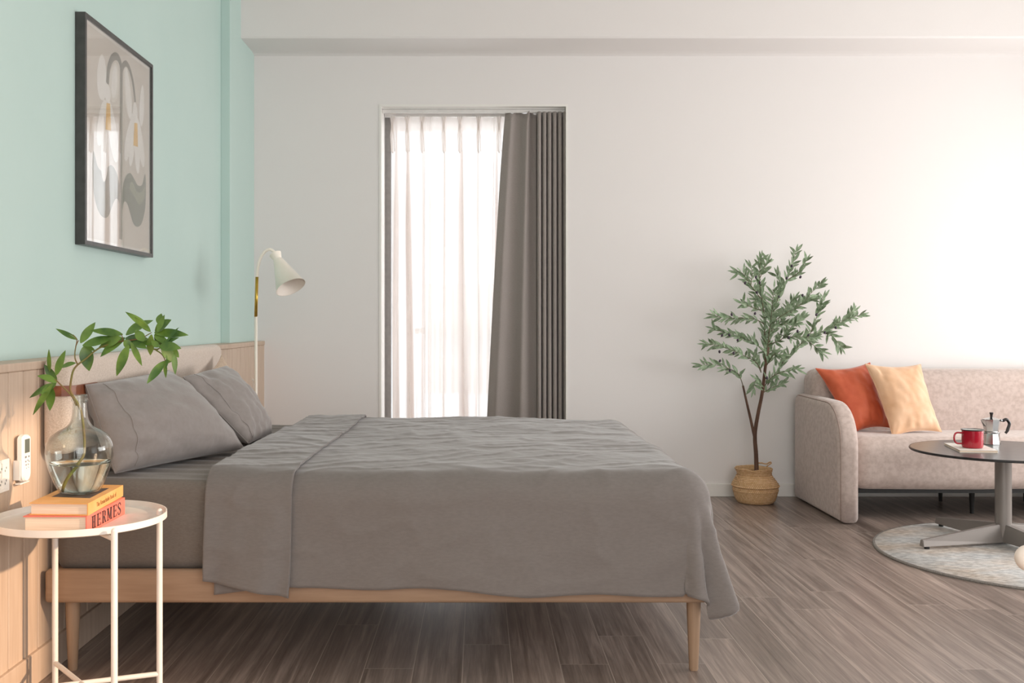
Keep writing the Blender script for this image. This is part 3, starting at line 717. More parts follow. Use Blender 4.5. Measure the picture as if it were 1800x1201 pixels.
pillow('pillow', 'farther grey linen pillow, behind the front one on the bed', 'pillow', M['pillow'],
       [(-.905, 4.02, .622), (-.885, 4.38, .622), (-1.115, 4.52, .905), (-1.15, 3.98, .885)], .16, 5.7, 'grey bed pillows', wr=.013, pinch=.015)
pillow('cushion', 'beige cushion peeking out behind the farther grey pillow at the headboard', 'cushion', M['beige'],
       [(-1.13, 4.45, .63), (-1.02, 4.80, .63), (-1.214, 4.83, .94), (-1.2, 4.50, .86)], .07, 9.1, n=26)

# ------------------------------------------------------------------ sofa
SX0, SX1 = 1.955, 3.93
sofa = thing('sofa', 'beige pink upholstered sofa with rounded arms against the white wall', 'sofa', (2.94, 6.0, 0))
def arm(x0, x1, xin):
    # side profile in (y,z)
    yF, yB, zt = 5.56, 6.37, .655; rF, rB = .24, .07; prof = []
    def arc(cy, cz, r, a0, a1, n=14): 
        for i in range(n+1): a = a0+(a1-a0)*i/n; prof.append((cy+r*math.cos(a), cz+r*math.sin(a)))
    prof.append((yF, .008)); prof.append((yF, .2))
    arc(yF+rF, zt-rF, rF, PI, PI/2)
    for i in range(1, len(prof)): pass
    arc(yB-rB, zt-rB+.004, rB, PI/2, 0); prof.append((yB, .008))
    # cross-section through thickness: rounded edges
    th = x1-x0; r = .038; secs = []
    for i in range(7): a = PI/2*i/6; secs.append((x0+r-r*math.cos(a), r-r*math.sin(a)))
    secs2 = [(x0+x1-s_[0], s_[1]) for s_ in secs][::-1]
    cy, cz = (yF+yB)/2, .36; bm = bmesh.new(); rings = []
    N = len(prof)
    def inset(i, d):
        p = Vector(prof[i]); a = Vector(prof[i-1]); b_ = Vector(prof[(i+1) % N]); t1 = (p-a).normalized(); t2_ = (b_-p).normalized()
        n1 = Vector((t1.y, -t1.x)); n2 = Vector((t2_.y, -t2_.x)); nn = (n1+n2).normalized(); nn = nn/max(.5, nn.dot(n1))
        return p+nn*d
    for xs, d in secs+secs2:
        bul = 0
        rings.append([bm.verts.new((xs, *inset(i, d))) for i in range(N)])
    for a, b_ in zip(rings, rings[1:]):
        for k in range(N): bm.faces.new((a[k], a[(k+1) % N], b_[(k+1) % N], b_[k]))
    # side faces: inner rings bulging slightly
    for ring, sg, xx in ((rings[0], -1, x0), (rings[-1], 1, x1)):
        last = ring
        for f_, bu in ((.85, .006), (.6, .012), (.3, .015)):
            cur = [bm.verts.new((xx+sg*bu, cy+(v.co.y-cy)*f_, cz+(v.co.z-cz)*f_)) for v in ring]
            for k in range(N): bm.faces.new((last[k], last[(k+1) % N], cur[(k+1) % N], cur[k]))
            last = cur
        bm.faces.new(last)
    bmesh.ops.recalc_face_normals(bm, faces=bm.faces[:])
    o = rel(obj('arm', bm, M['sofa'], sofa, smooth=True), sofa)
    bm = bmesh.new(); pts = [(x0+.013, *inset(i, .010)) for i in range(N)]
    tube(bm, pts, .0035, n=6); p_ = obj('piping', bm, M['piping'], o, smooth=True)
arm(SX0, SX0+.115, 0); arm(SX1-.115, SX1, 0)
def bulge(p):
    q_ = p.copy()
    return q_
bm = bmesh.new(); rbox(bm, SX0+.105, SX1-.105, 5.63, 6.16, .165, .455, .085, 60, 30, 18, lambda p: Vector((p.x, p.y+.006*noise.noise(p*3), p.z+(.008*math.sin((p.y-5.63)/.5*PI) if p.z > .4 else 0)+.004*noise.noise(p*2.5))))
bmesh.ops.recalc_face_normals(bm, faces=bm.faces[:]); rel(obj('seat', bm, M['sofa'], sofa, smooth=True), sofa)
bm = bmesh.new(); rbox(bm, SX0+.045, SX1-.045, 6.10, 6.37, .18, .815, .085, 60, 16, 30, lambda p: Vector((p.x, p.y+(.05*(p.z-.4) if p.y < 6.3 else 0)+.005*noise.noise(p*3), p.z)))
bmesh.ops.recalc_face_normals(bm, faces=bm.faces[:]); rel(obj('backrest', bm, M['sofa'], sofa, smooth=True), sofa)
bm = bmesh.new(); box(bm, SX0+.115, SX1-.115, 5.68, 6.32, .150, .172); rel(obj('base_lining', bm, M['sofa_under'], sofa), sofa)
for lx, ly in ((2.83, 5.88), (3.35, 5.88), (2.83, 6.28), (3.35, 6.28)):
    bm = bmesh.new(); lathe(bm, [(0, 0), (.010, 0), (.011, .03), (.017, .152), (0, .152)], n=16); bmesh.ops.recalc_face_normals(bm, faces=bm.faces[:])
    o = obj('leg', bm, M['sofa_under'], sofa, smooth=True, autosmooth=40); o.location = Vector((lx, ly, 0))-Vector(sofa.location)
# throw cushions
def PP(px, py, Y): return tuple(P(px, py, Y))
pillow('cushion', 'burnt orange velvet cushion in the sofa corner', 'cushion', M['orange'],
       [PP(1498, 763, 5.93), PP(1566, 752, 5.98), PP(1529, 638, 6.12), PP(1434, 648, 6.07)], .15, 3.3, 'velvet sofa cushions', n=46, wr=.011, pinch=.10)
pillow('cushion', 'pale peach velvet cushion leaning beside the orange one on the sofa', 'cushion', M['peach'],
       [PP(1569, 767, 5.80), PP(1655, 759, 5.86), PP(1618, 641, 6.03), PP(1521, 640, 5.97)], .14, 6.1, 'velvet sofa cushions', n=46, wr=.011, pinch=.08)

# ------------------------------------------------------------------ olive tree in a seagrass basket
tree = thing('olive_tree', 'artificial olive tree with black olives standing in a woven basket', 'tree', (1.683, 6.22, 0))
TC = Vector((1.683, 6.22, 0))
def T(c, dy=0.0):
    Y = 6.20+dy; return P(1230+c[0]/4.447, 430+c[1]/4.447, Y)
trunk = bmesh.new()
def TP(px, py, dy=0): return P(px, py, 6.22+dy)
tube(trunk, smoothpath([TP(1330, 836), TP(1329, 800), TP(1327, 765), TP(1332, 730), TP(1340, 690, -.02), TP(1346, 640, -.02), TP(1352, 600), TP(1352, 592)], 5), [.0135-.0065*i/35 for i in range(36)], n=10)
tube(trunk, smoothpath([TP(1327, 772), TP(1319, 735, .02), TP(1312, 705, .02), TP(1306, 678, .02)], 5), [.009-.003*i/15 for i in range(16)], n=9)
branches = [
 ([(500, 1150), (515, 950), (535, 760), (560, 600), (620, 400), (700, 230), (750, 60)], .0),
 ([(510, 950), (505, 600), (490, 450), (470, 300), (470, 180), (480, 110)], .06),
 ([(505, 620), (420, 580), (300, 575), (200, 575), (115, 555)], -.05),
 ([(510, 850), (440, 780), (360, 735), (230, 700), (110, 660)], .04),
 ([(480, 1000), (440, 920), (370, 880), (260, 830), (150, 790), (50, 780)], -.08),
 ([(340, 1110), (320, 1050), (290, 1000), (200, 960), (110, 940), (15, 945)], .02),
 ([(530, 1100), (660, 910), (740, 830), (830, 740), (960, 680), (1100, 600), (1260, 550)], -.04),
 ([(740, 830), (860, 700), (900, 600), (940, 500), (965, 420)], .05),
 ([(550, 620), (700, 520), (800, 460), (880, 370), (950, 310)], -.07),
 ([(490, 1130), (560, 1040), (640, 1000), (760, 975)], -.09),
 ([(490, 1160), (590, 1110), (640, 1090)], .02),
 ([(600, 450), (630, 330), (605, 240)], .07),
 ([(680, 280), (770, 220), (830, 130)], -.03),
 ([(475, 420), (400, 320), (340, 230), (285, 215)], .02),
 ([(960, 690), (1040, 720), (1100, 800)], -.08),
 ([(540, 780), (640, 740), (720, 640), (800, 570)], -.12),
 ([(500, 1100), (440, 1060), (420, 1130)], -.03),
 ([(830, 750), (880, 780), (960, 850)], .0),
 ([(490, 520), (380, 480), (320, 450)], -.1),
 ([(540, 700), (560, 560), (570, 430), (580, 340)], -.13),
 ([(540, 740), (620, 620), (680, 500), (740, 420)], .1),
 ([(520, 950), (580, 860), (640, 860)], -.1),
 ([(510, 900), (560, 830), (600, 900)], .05),
 ([(480, 1000), (470, 960), (430, 860), (450, 850)], .02),
 ([(1040, 640), (1120, 600), (1210, 520)], .05),
 ([(400, 310), (410, 230), (400, 180)], .05), ([(560, 680), (600, 640), (760, 600)], .02), ([(620, 700), (700, 720), (900, 720)], -.12),
 ([(470, 260), (500, 200), (530, 130)], .0), ([(560, 600), (520, 500), (430, 420)], .1), ([(700, 560), (760, 480), (900, 420)], .1),
]
twigs = bmesh.new(); leaves = bmesh.new(); ends = []
def leaf(bm, base, d, Ln, Wd, up, curl=.15, nseg=6, fold=.25):
    d = d.normalized(); side = d.cross(up)
    if side.length < .1: side = d.cross(Vector((1, 0, 0)))
    side.normalize(); nn = side.cross(d).normalized(); L_, M_, R_ = [], [], []
    for i in range(nseg+1):
        t_ = i/nseg; w_ = Wd/2*(math.sin(PI*min(1, t_*.98+.02))**.8)*(1.12-.35*t_)
        if i == nseg: w_ = Wd*.01
        c = base + d*Ln*t_ - nn*curl*Ln*t_*t_
        M_.append(bm.verts.new(c)); L_.append(bm.verts.new(c+side*w_+nn*w_*fold)); R_.append(bm.verts.new(c-side*w_+nn*w_*fold))
    for i in range(nseg):
        bm.faces.new((M_[i], L_[i], L_[i+1], M_[i+1])); bm.faces.new((R_[i], M_[i], M_[i+1], R_[i+1]))
for bi, (pl, dy) in enumerate(branches):
    n0 = len(pl); pts = [T(c, dy*min(1, i/(n0-1)*1.6)) for i, c in enumerate(pl)]
    sp = smoothpath(pts, 8); tube(twigs, sp, [max(.0011, (.0042 if bi < 2 else .0030)*(1-.75*i/len(sp))) for i in range(len(sp))], n=6)
    Ltot = sum((b_-a).length for a, b_ in zip(sp, sp[1:])); acc = 0; nxt = .16*Ltot if n0 > 3 else .02; sd = 1
    for a, b_ in zip(sp, sp[1:]):
        seg = (b_-a).length
        while acc+seg > nxt:
            p = a + (b_-a)*((nxt-acc)/seg); d = (b_-a).normalized()
            for s2 in (1, -1):
                if random.random() < .10: continue
                ang = rnd(.3, 1.15); roll = rnd(-1.3, 1.3)
                perp = Vector((0, -1, 0)).cross(d).normalized()*s2
                perp = Quaternion(d, roll) @ perp
                dd = d*math.cos(ang)+perp*math.sin(ang); dd.z += .12
                leaf(leaves, p, dd, rnd(.048, .074), rnd(.014, .020), Vector((rnd(-.6, .6), -1, rnd(-.3, .9))), curl=rnd(-.1, .25))
            nxt += rnd(.015, .021)
        acc += seg
    d = (sp[-1]-sp[-2]).normalized(); leaf(leaves, sp[-1], d, .055, .012, Vector((0, -1, .3)))
for v in list(trunk.verts)+list(twigs.verts)+list(leaves.verts): v.co -= TC
obj('trunk', trunk, M['bark'], tree, smooth=True); obj('branches', twigs, M['twig'], tree, smooth=True); obj('foliage', leaves, M['oleaf'], tree, smooth=True)
om = bmesh.new(); bmesh.ops.create_uvsphere(om, u_segments=12, v_segments=8, radius=.0085); bmesh.ops.scale(om, vec=(.85, .85, 1.15), verts=om.verts[:])
ol0 = obj('olive', om, M['olive'], tree, smooth=True); first = True
for c in [(440, 255), (468, 298), (355, 300), (447, 375), (432, 540), (250, 547), (232, 707), (297, 748), (155, 838), (265, 850), (158, 910), (236, 985), (525, 1043), (680, 262), (720, 168), (787, 254), (617, 405), (912, 548), (977, 688), (850, 710), (765, 678), (697, 728), (1063, 650), (804, 398), (175, 710)]:
    o = ol0 if first else ol0.copy()
    if not first: C.objects.link(o); o.parent = tree
    first = False; o.location = T(c, -.11)-TC; o.rotation_euler = (rnd(-.5, .5), rnd(-.5, .5), 0)

bk = thing('basket', 'woven seagrass belly basket holding the olive tree trunk', 'basket', (1.683, 6.235, 0))
bm = bmesh.new(); pr = [(0, .004), (.085, 0), (.108, .006), (.122, .03), (.134, .07), (.137, .085), (.133, .093), (.140, .098), (.142, .108), (.132, .128), (.117, .150), (.106, .168), (.104, .178), (.107, .190), (.113, .205), (.111, .212), (.104, .208), (.098, .18), (.104, .15), (.12, .10), (0, .09)]
pq = pr[:1]+[(a.x, a.y) for a in smoothpath([Vector((q_[0], q_[1], 0)) for q_ in pr[1:17]], 5)]+pr[17:]
lathe(bm, pq, n=96); bmesh.ops.recalc_face_normals(bm, faces=bm.faces[:])
for v in bm.verts:
    rr = 1+.012*math.sin(v.co.z*430+.25*math.sin(math.atan2(v.co.y, v.co.x)*30)); v.co.x *= rr; v.co.y *= rr
    if v.co.z > .17: v.co.z += .006*noise.noise(v.co*22); v.co.x *= 1+.03*noise.noise(v.co*10)
    v.co.x -= .010*max(0, v.co.z-.1)/.1*1
obj('woven_body', bm, M['weave'], bk, smooth=True)
bm = bmesh.new(); n_ = 40; lathe(bm, [(.105, .165), (.09, .172), (.05, .178), (0, .175)], n=n_)
for v in bm.verts: v.co.z += .008*noise.noise(v.co*40); v.co.x -= .006
obj('moss_filling', bm, M['moss'], bk, smooth=True)
bm = bmesh.new(); tube(bm, smoothpath([(.02, .10, .19), (.035, .10, .222), (.06, .09, .228), (.085, .075, .224), (.10, .07, .232), (.108, .06, .238), (.112, .06, .230), (.10, .06, .222), (.09, .07, .21), (.085, .078, .195)], 5), .0042, n=8)
obj('handle', bm, M['weave'], bk, smooth=True)
bm = bmesh.new(); tube(bm, smoothpath([(-.10, .03, .16), (-.118, -.01, .17), (-.122, -.05, .155), (-.112, -.075, .12)], 5), .004, n=8); obj('handle', bm, M['weave'], bk, smooth=True)

# ------------------------------------------------------------------ rug, coffee table and what stands on it
rug = thing('rug', 'round mottled grey and tan woven rug under the coffee table', 'rug', (2.675, 4.82, 0))
bm = bmesh.new(); lathe(bm, [(0, .010), (.5, .010), (.759, .010), (.761, .008)], n=128); bmesh.ops.recalc_face_normals(bm, faces=bm.faces[:]); obj('pile', bm, M['rug'], rug, smooth=True)
bm = bmesh.new(); lathe(bm, [(.757, .0), (.768, 0), (.770, .006), (.765, .011), (.757, .011)], n=128); bmesh.ops.recalc_face_normals(bm, faces=bm.faces[:]); obj('binding', bm, M['rug_edge'], rug, smooth=True, autosmooth=40)

ct = thing('coffee_table', 'round dark grey pedestal coffee table on the round rug', 'table', (2.575, 5.03, .011))
TZ = .472-.011
bm = bmesh.new(); lathe(bm, [(0, TZ-.012), (.424, TZ-.012), (.428, TZ-.008), (.428, TZ-.003), (.426, TZ), (.42, TZ)], n=128, mi=1); lathe(bm, [(.42, TZ), (0, TZ)], n=128)
bmesh.ops.remove_doubles(bm, verts=bm.verts[:], dist=1e-5); bmesh.ops.recalc_face_normals(bm, faces=bm.faces[:])
obj('tabletop', bm, [M['table_top'], M['table_edge']], ct, smooth=True, autosmooth=30)
bm = bmesh.new(); lathe(bm, [(0, .02), (.038, .02), (.038, TZ-.035), (.044, TZ-.030), (.058, TZ-.022), (.06, TZ-.012), (0, TZ-.012)], n=40); bmesh.ops.recalc_face_normals(bm, faces=bm.faces[:])
obj('pedestal', bm, M['table_metal'], ct, smooth=True, autosmooth=35)
for k, a in enumerate((195, 105, 15, -75)):
    a = math.radians(a); bm = bmesh.new(); L_ = .47
    vs = []
    for (r_, hw, z0_, z1_) in ((0, .030, .012, .100), (.035, .030, .012, .098), (L_, .017, .012, .044)):
        vs.append([bm.verts.new((r_, s_*hw*w2, z)) for s_, z, w2 in ((-1, z0_, 1), (1, z0_, 1), (1, z1_, .55), (-1, z1_, .55))])
    for p, q_ in zip(vs, vs[1:]):
        for i in range(4): bm.faces.new((p[i], p[(i+1) % 4], q_[(i+1) % 4], q_[i]))
    bm.faces.new(vs[0]); bm.faces.new(vs[-1]); bmesh.ops.recalc_face_normals(bm, faces=bm.faces[:])
    bmesh.ops.bevel(bm, geom=bm.edges[:], offset=.0025, segments=2, affect='EDGES')
    o = obj('foot', bm, M['table_metal'], ct); o.rotation_euler = (0, 0, a)
    bm = bmesh.new(); lathe(bm, [(0, 0), (.012, 0), (.012, .013), (0, .013)], n=16, cx=L_-.03); obj('foot_pad', bm, M['rubber'], o)

nb = thing('notebook', 'white thin book lying under the red mug on the coffee table', 'book', (2.31, 4.92, .472))
bm = bmesh.new(); quad = [(2.312, 4.925), (2.487, 4.905), (2.545, 5.205), (2.372, 5.225)]
def slab(bm, quad, z0, z1, o, ins=0, mi=0):
    c = Vector((sum(q_[0] for q_ in quad)/4, sum(q_[1] for q_ in quad)/4)); a = []
    for z in (z0, z1): a.append([bm.verts.new((c.x+(q_[0]-c.x)*(1-ins)-o[0], c.y+(q_[1]-c.y)*(1-ins)-o[1], z)) for q_ in quad])
    fs = [bm.faces.new(a[0][::-1]), bm.faces.new(a[1])]+[bm.faces.new((a[0][i], a[0][(i+1) % 4], a[1][(i+1) % 4], a[1][i])) for i in range(4)]
    for f in fs: f.material_index = mi
slab(bm, quad, 0, .0015, nb.location); slab(bm, quad, .0095, .011, nb.location)
obj('cover', bm, M['white_stone'], nb)
bm = bmesh.new(); slab(bm, quad, .0015, .0095, nb.location, .02); obj('pages', bm, M['pages'], nb)

mug = thing('mug', 'red enamel mug with black rim standing on the white book', 'mug', (2.419, 5.02, .483))
bm = bmesh.new(); lathe(bm, [(0, .001), (.044, .001), (.047, .004), (.0495, .010), (.0495, .083), (.0500, .0855)], n=48); obj('cup', bm, M['red'], mug, smooth=True, autosmooth=50)
bm = bmesh.new(); lathe(bm, [(.0502, .085), (.0530, .087), (.0535, .0895), (.0515, .091), (.0480, .0885), (.0502, .085)], n=48); obj('rim', bm, M['mugrim'], mug, smooth=True)
bm = bmesh.new(); lathe(bm, [(.0485, .089), (.0475, .08), (.0475, .008), (0, .006)], n=48); obj('lining', bm, M['mugin'], mug, smooth=True)
bm = bmesh.new(); tube(bm, smoothpath([(-.048, 0, .072), (-.072, 0, .074), (-.085, 0, .068), (-.090, 0, .05), (-.086, 0, .032), (-.075, 0, .022), (-.048, 0, .02)], 6), .0045, n=8); obj('handle', bm, M['red'], mug, smooth=True)

mk = thing('moka_pot', 'silver octagonal moka pot with black handle behind the red mug', 'coffee pot', (2.632, 5.26, .472), rz=.1)
def octo(bm, prof): 
    rings = [[bm.verts.new((r_*math.cos(PI/8+PI/4*k), r_*math.sin(PI/8+PI/4*k), z)) for k in range(8)] for r_, z in prof]
    for a, b_ in zip(rings, rings[1:]):
        for k in range(8): bm.faces.new((a[k], a[(k+1) % 8], b_[(k+1) % 8], b_[k]))
    bm.faces.new(rings[0][::-1]); bm.faces.new(rings[-1])
bm = bmesh.new(); octo(bm, [(.044, 0), (.0445, .003), (.038, .050), (.037, .056)]); obj('boiler', bm, M['alu'], mk)
bm = bmesh.new(); lathe(bm, [(0, .056), (.040, .056), (.041, .058), (.041, .063), (.037, .065), (0, .065)], n=32); obj('collar', bm, M['alu'], mk, smooth=True, autosmooth=40)
bm = bmesh.new(); octo(bm, [(.033, .064), (.035, .068), (.044, .122), (.0445, .126)])
sp_ = [(-.036, 0, .088), (-.058, 0, .128)]
a = [bm.verts.new(p) for p in ((-.036, -.012, .092), (-.036, .012, .092), (-.041, .016, .125), (-.041, -.016, .125), (-.060, 0, .127))]
bm.faces.new((a[0], a[4], a[3])); bm.faces.new((a[1], a[2], a[4])); bm.faces.new((a[0], a[1], a[4])); 
obj('pot_body', bm, M['alu'], mk)
bm = bmesh.new(); octo(bm, [(.0455, .1262), (.0455, .129), (.012, .138), (.006, .139)]); obj('lid', bm, M['alu'], mk)
bm = bmesh.new(); lathe(bm, [(0, .137), (.006, .138), (.007, .150), (.0095, .158), (.0095, .163), (0, .164)], n=16); obj('lid_knob', bm, M['blackplastic'], mk, smooth=True, autosmooth=50)
bm = bmesh.new(); tube(bm, [(.042, 0, .122), (.064, 0, .119)], .006, n=8, mi=1)
tube(bm, smoothpath([(.062, 0, .119), (.078, 0, .126), (.088, 0, .121), (.098, 0, .104), (.090, 0, .078), (.085, 0, .065), (.077, 0, .056)], 5), [.008]*25+[.007]*6, n=8); obj('handle', bm, [M['blackplastic'], M['alu']], mk, smooth=True)

# ------------------------------------------------------------------ floor lamp
lp = thing('floor_lamp', 'white gooseneck floor lamp with cone shade and brass sleeve by the bed', 'lamp', (-1.176, 5.40, 0))
def LPt(px, py, dy=0): return P(px, py, 5.40+dy)-Vector(lp.location)
bm = bmesh.new(); lathe(bm, [(0, 0), (.125, 0), (.128, .006), (.125, .014), (.02, .02), (0, .02)], n=48); bmesh.ops.recalc_face_normals(bm, faces=bm.faces[:]); o = obj('base', bm, M['lamp_white'], lp, smooth=True, autosmooth=40)
bm = bmesh.new(); top = LPt(450, 556); tube(bm, [(0, 0, .015), top], .0075, n=14); obj('pole', bm, M['lamp_white'], lp, smooth=True)
bm = bmesh.new(); tube(bm, [LPt(449.7, 557), LPt(451.8, 487)], .0082, n=14); obj('brass_sleeve', bm, M['brass'], lp, smooth=True)
bm = bmesh.new(); tube(bm, smoothpath([LPt(451.8, 488), LPt(453, 473), LPt(457, 456), LPt(465, 443), LPt(474, 438.5), LPt(482, 443), LPt(486, 449)], 6), .0078, n=12); obj('gooseneck', bm, M['lamp_white'], lp, smooth=True)
# shade along its own axis, pointing down-right and slightly to the camera
axis = (P(511, 505, 5.33)-P(484, 447, 5.40)); Ls = axis.length; ax = axis.normalized()
bm = bmesh.new(); lathe(bm, [(0, -.006), (.026, -.004), (.032, 0), (.022, .032), (.0215, .040)], n=40); bmesh.ops.recalc_face_normals(bm, faces=bm.faces[:])
sk = obj('socket_cup', bm, M['lamp_white'], lp, smooth=True, autosmooth=50); q0 = ax.to_track_quat('Z', 'Y'); sk.rotation_mode = 'QUATERNION'; sk.rotation_quaternion = q0; sk.location = LPt(484, 447)
bm = bmesh.new(); lathe(bm, [(.0215, .034), (.027, .045), (.079, Ls), (.081, Ls+.001)], n=48); lathe(bm, [(.081, Ls+.001), (.077, Ls-.001), (.026, .048), (0, .045)], n=48, mi=1)
bmesh.ops.remove_doubles(bm, verts=bm.verts[:], dist=1e-5)
sh = obj('shade', bm, [M['lamp_white'], M['lamp_in']], lp, smooth=True, autosmooth=50); sh.rotation_mode = 'QUATERNION'; sh.rotation_quaternion = q0; sh.location = LPt(484, 447)
bm = bmesh.new(); t2 = bmesh.new(); bmesh.ops.create_uvsphere(t2, u_segments=16, v_segments=10, radius=.024); bmesh.ops.translate(t2, verts=t2.verts[:], vec=(0, 0, .085)); join(bm, t2); o = obj('bulb', bm, M['lamp_in'], sh, smooth=True)
bm = bmesh.new(); tube(bm, smoothpath([LPt(444.5, 668, .0), LPt(445.5, 680), LPt(445, 700), LPt(446, 760), LPt(447, 850), LPt(449, 880)], 5), .0022, n=6); t2 = bmesh.new(); bmesh.ops.create_uvsphere(t2, u_segments=10, v_segments=6, radius=.007); bmesh.ops.translate(t2, verts=t2.verts[:], vec=LPt(444.5, 668)); join(bm, t2); obj('pull_cord', bm, M['lamp_in'], lp, smooth=True)

# ------------------------------------------------------------------ side table
TZs = .545; TR = .232; TCn = Vector((-1.114, 2.862, 0))
stb = thing('side_table', 'small round white metal tray side table holding two books and the vase', 'table', TCn)
bm = bmesh.new()
lathe(bm, [(0, TZs-.003), (TR-.006, TZs-.003), (TR, TZs), (TR, TZs+.018), (TR-.003, TZs+.018), (TR-.003, TZs+.003), (TR-.008, TZs), (0, TZs)], n=96)
bmesh.ops.recalc_face_normals(bm, faces=bm.faces[:]); obj('tray', bm, M['white_metal'], stb, smooth=True, autosmooth=40)
legs = []
def legpos(px, Y): return Vector(((px-842)*Y/1800, Y, 0))-TCn
lpz = [legpos(201, 2.665), legpos(280.5, 2.945), legpos(97, 3.04), legpos(-22, 2.78)]
for v in lpz:
    bm = bmesh.new(); tube(bm, [(v.x, v.y, 0), (v.x, v.y, TZs+.010)], .0085, n=16); t2 = bmesh.new(); bmesh.ops.create_uvsphere(t2, u_segments=14, v_segments=8, radius=.0085); bmesh.ops.translate(t2, verts=t2.verts[:], vec=(v.x, v.y, TZs+.010)); join(bm, t2)
    obj('leg', bm, M['white_metal'], stb, smooth=True, autosmooth=50)
for z_, r_ in ((TZs-.012, .006), (.088, .0075)):
    for a, b_ in ((0, 2), (1, 3)):
        bm = bmesh.new(); tube(bm, [(lpz[a].x, lpz[a].y, z_), (lpz[b_].x, lpz[b_].y, z_)], r_, n=12); obj('crossbar', bm, M['white_metal'], stb, smooth=True, autosmooth=50)

def text_mesh(s, size, m, name, parent, loc, rot, sx=1.0, bold=0.0):
    cu = bpy.data.curves.new('t', 'FONT'); cu.body = s; cu.size = size; cu.align_x = 'CENTER'; cu.align_y = 'CENTER'; cu.extrude = .0002; cu.offset = bold
    to = bpy.data.objects.new('t', cu); C.objects.link(to); dg = bpy.context.evaluated_depsgraph_get(); dg.update()
    me = bpy.data.meshes.new_from_object(to.evaluated_get(dg)); bpy.data.objects.remove(to); me.materials.clear(); me.materials.append(m)
    o = bpy.data.objects.new(name, me); C.objects.link(o); o.parent = parent; o.location = loc; o.rotation_euler = rot; o.scale = (sx, 1, 1); return o
def serif_mesh(txt, H, m, parent, loc, rot, adv):
    """tall condensed slab-serif capitals drawn as strokes"""
    bm = bmesh.new(); w_ = H*.56; st = H*.15; th = H*.055; se = H*.07; x = 0; gap = H*.16; dep = .0003
    def b(x0, x1, y0, y1): box(bm, x0, x1, y0, y1, 0, dep)
    def q(pts):
        a = [bm.verts.new((p[0], p[1], dep)) for p in pts]; bm.faces.new(a)
    for ch in txt:
        ww = w_*(1.35 if ch == 'M' else .9 if ch == 'S' else 1)
        if ch in 'HERM': b(x+se, x+se+(st*.5 if ch == 'M' else st), 0, H); b(x, x+2*se+st, 0, th); b(x, x+2*se+st, H-th, H)
        if ch == 'H': b(x+ww-se-st, x+ww-se, 0, H); b(x+ww-2*se-st, x+ww, 0, th); b(x+ww-2*se-st, x+ww, H-th, H); b(x+se+st, x+ww-se-st, H*.47, H*.53)
        if ch == 'E': b(x+se, x+ww, 0, th); b(x+se, x+ww, H-th, H); b(x+se+st, x+ww*.75, H*.47, H*.53); b(x+ww-th, x+ww, 0, H*.2); b(x+ww-th, x+ww, H*.8, H); b(x+ww*.72, x+ww*.72+th, H*.38, H*.62)
        if ch == 'R': b(x+se+st, x+ww*.7, H-th, H); b(x+se+st, x+ww*.7, H*.47, H*.53); b(x+ww*.65, x+ww*.65+st, H*.53, H-th); q([(x+ww*.45, H*.5), (x+ww*.45+st, H*.5), (x+ww, 0), (x+ww-st, 0)]); b(x+ww-st, x+ww+se*.6, 0, th)
        if ch == 'M': b(x+ww-se-st, x+ww-se, 0, H); b(x+ww-2*se-st, x+ww, 0, th); b(x+ww-2*se-st, x+ww, H-th, H); q([(x+se, H), (x+se+st, H), (x+ww*.52+st*.3, H*.1), (x+ww*.52-st*.5, H*.1)]); q([(x+ww-se-st*.9, H), (x+ww-se-st*.4, H), (x+ww*.52+st*.2, H*.1), (x+ww*.52-st*.2, H*.1)])
        if ch == 'S': tube(bm, smoothpath([(x+ww*.92, H*.74, 0), (x+ww*.8, H*.93, 0), (x+ww*.45, H*.98, 0), (x+ww*.14, H*.82, 0), (x+ww*.3, H*.6, 0), (x+ww*.7, H*.42, 0), (x+ww*.86, H*.2, 0), (x+ww*.55, H*.02, 0), (x+ww*.2, H*.07, 0), (x+ww*.06, H*.27, 0)], 4), [.0012]+[.0016]*12+[st*.5]*12+[.0016]*12, n=6)
        x += ww+gap
    x -= gap
    for v in bm.verts: v.co.x = (v.co.x-x/2)*adv; v.co.y -= H/2; v.co.z = min(v.co.z, dep*1.5)
    o = obj('title', bm, m, parent); o.location = loc; o.rotation_euler = rot; return o
def book(label, quad, z, h, cov, txt, tsize, tm, sx, over=.004, bold=0.0, cover_art=None, serif=None):
    """quad: near-left, near-right, far-right, far-left; spine on the right"""
    r = thing('book', label, 'book', (quad[0][0], quad[0][1], z), 'books on the side table')
    o_ = r.location; nl, nr, fr, fl = [Vector(q_) for q_ in quad]
    bm = bmesh.new(); slab(bm, quad, 0, .0025, o_); slab(bm, quad, h-.0025, h, o_)
    ex = (nr-nl).normalized(); slab(bm, [tuple(nr-ex*.003), tuple(nr), tuple(fr), tuple(fr-ex*.003)], .0025, h-.0025, o_)
    obj('cover', bm, cov, r)
    ey = (fl-nl).normalized(); a = nl+ex*over+ey*over; b_ = nr-ex*.0035+ey*over; c = fr-ex*.0035-ey*over; d = fl+ex*over-ey*over
    bm = bmesh.new(); slab(bm, [tuple(a), tuple(b_), tuple(c), tuple(d)], .0026, h-.0026, o_); obj('pages', bm, M['pages'], r)
    mid = (nr+fr)/2; ang = math.atan2(fr.y-nr.y, fr.x-nr.x)
    tl = (mid.x-o_.x+.0006*math.cos(ang-PI/2), mid.y-o_.y, h/2)
    if serif: serif_mesh(txt, tsize, tm, r, tl, (PI/2, 0, ang), sx)
    else: text_mesh(txt, tsize, tm, 'title', r, tl, (PI/2, 0, ang), sx, bold)
    if cover_art:
        bm = bmesh.new(); q2 = [tuple(nl+(nr-nl)*u+(fl-nl)*v) for u, v in cover_art]; slab(bm, q2, h, h+.0004, o_); obj('cover_print', bm, M['darkprint'], r)
    return r
zb = TZs+.0005
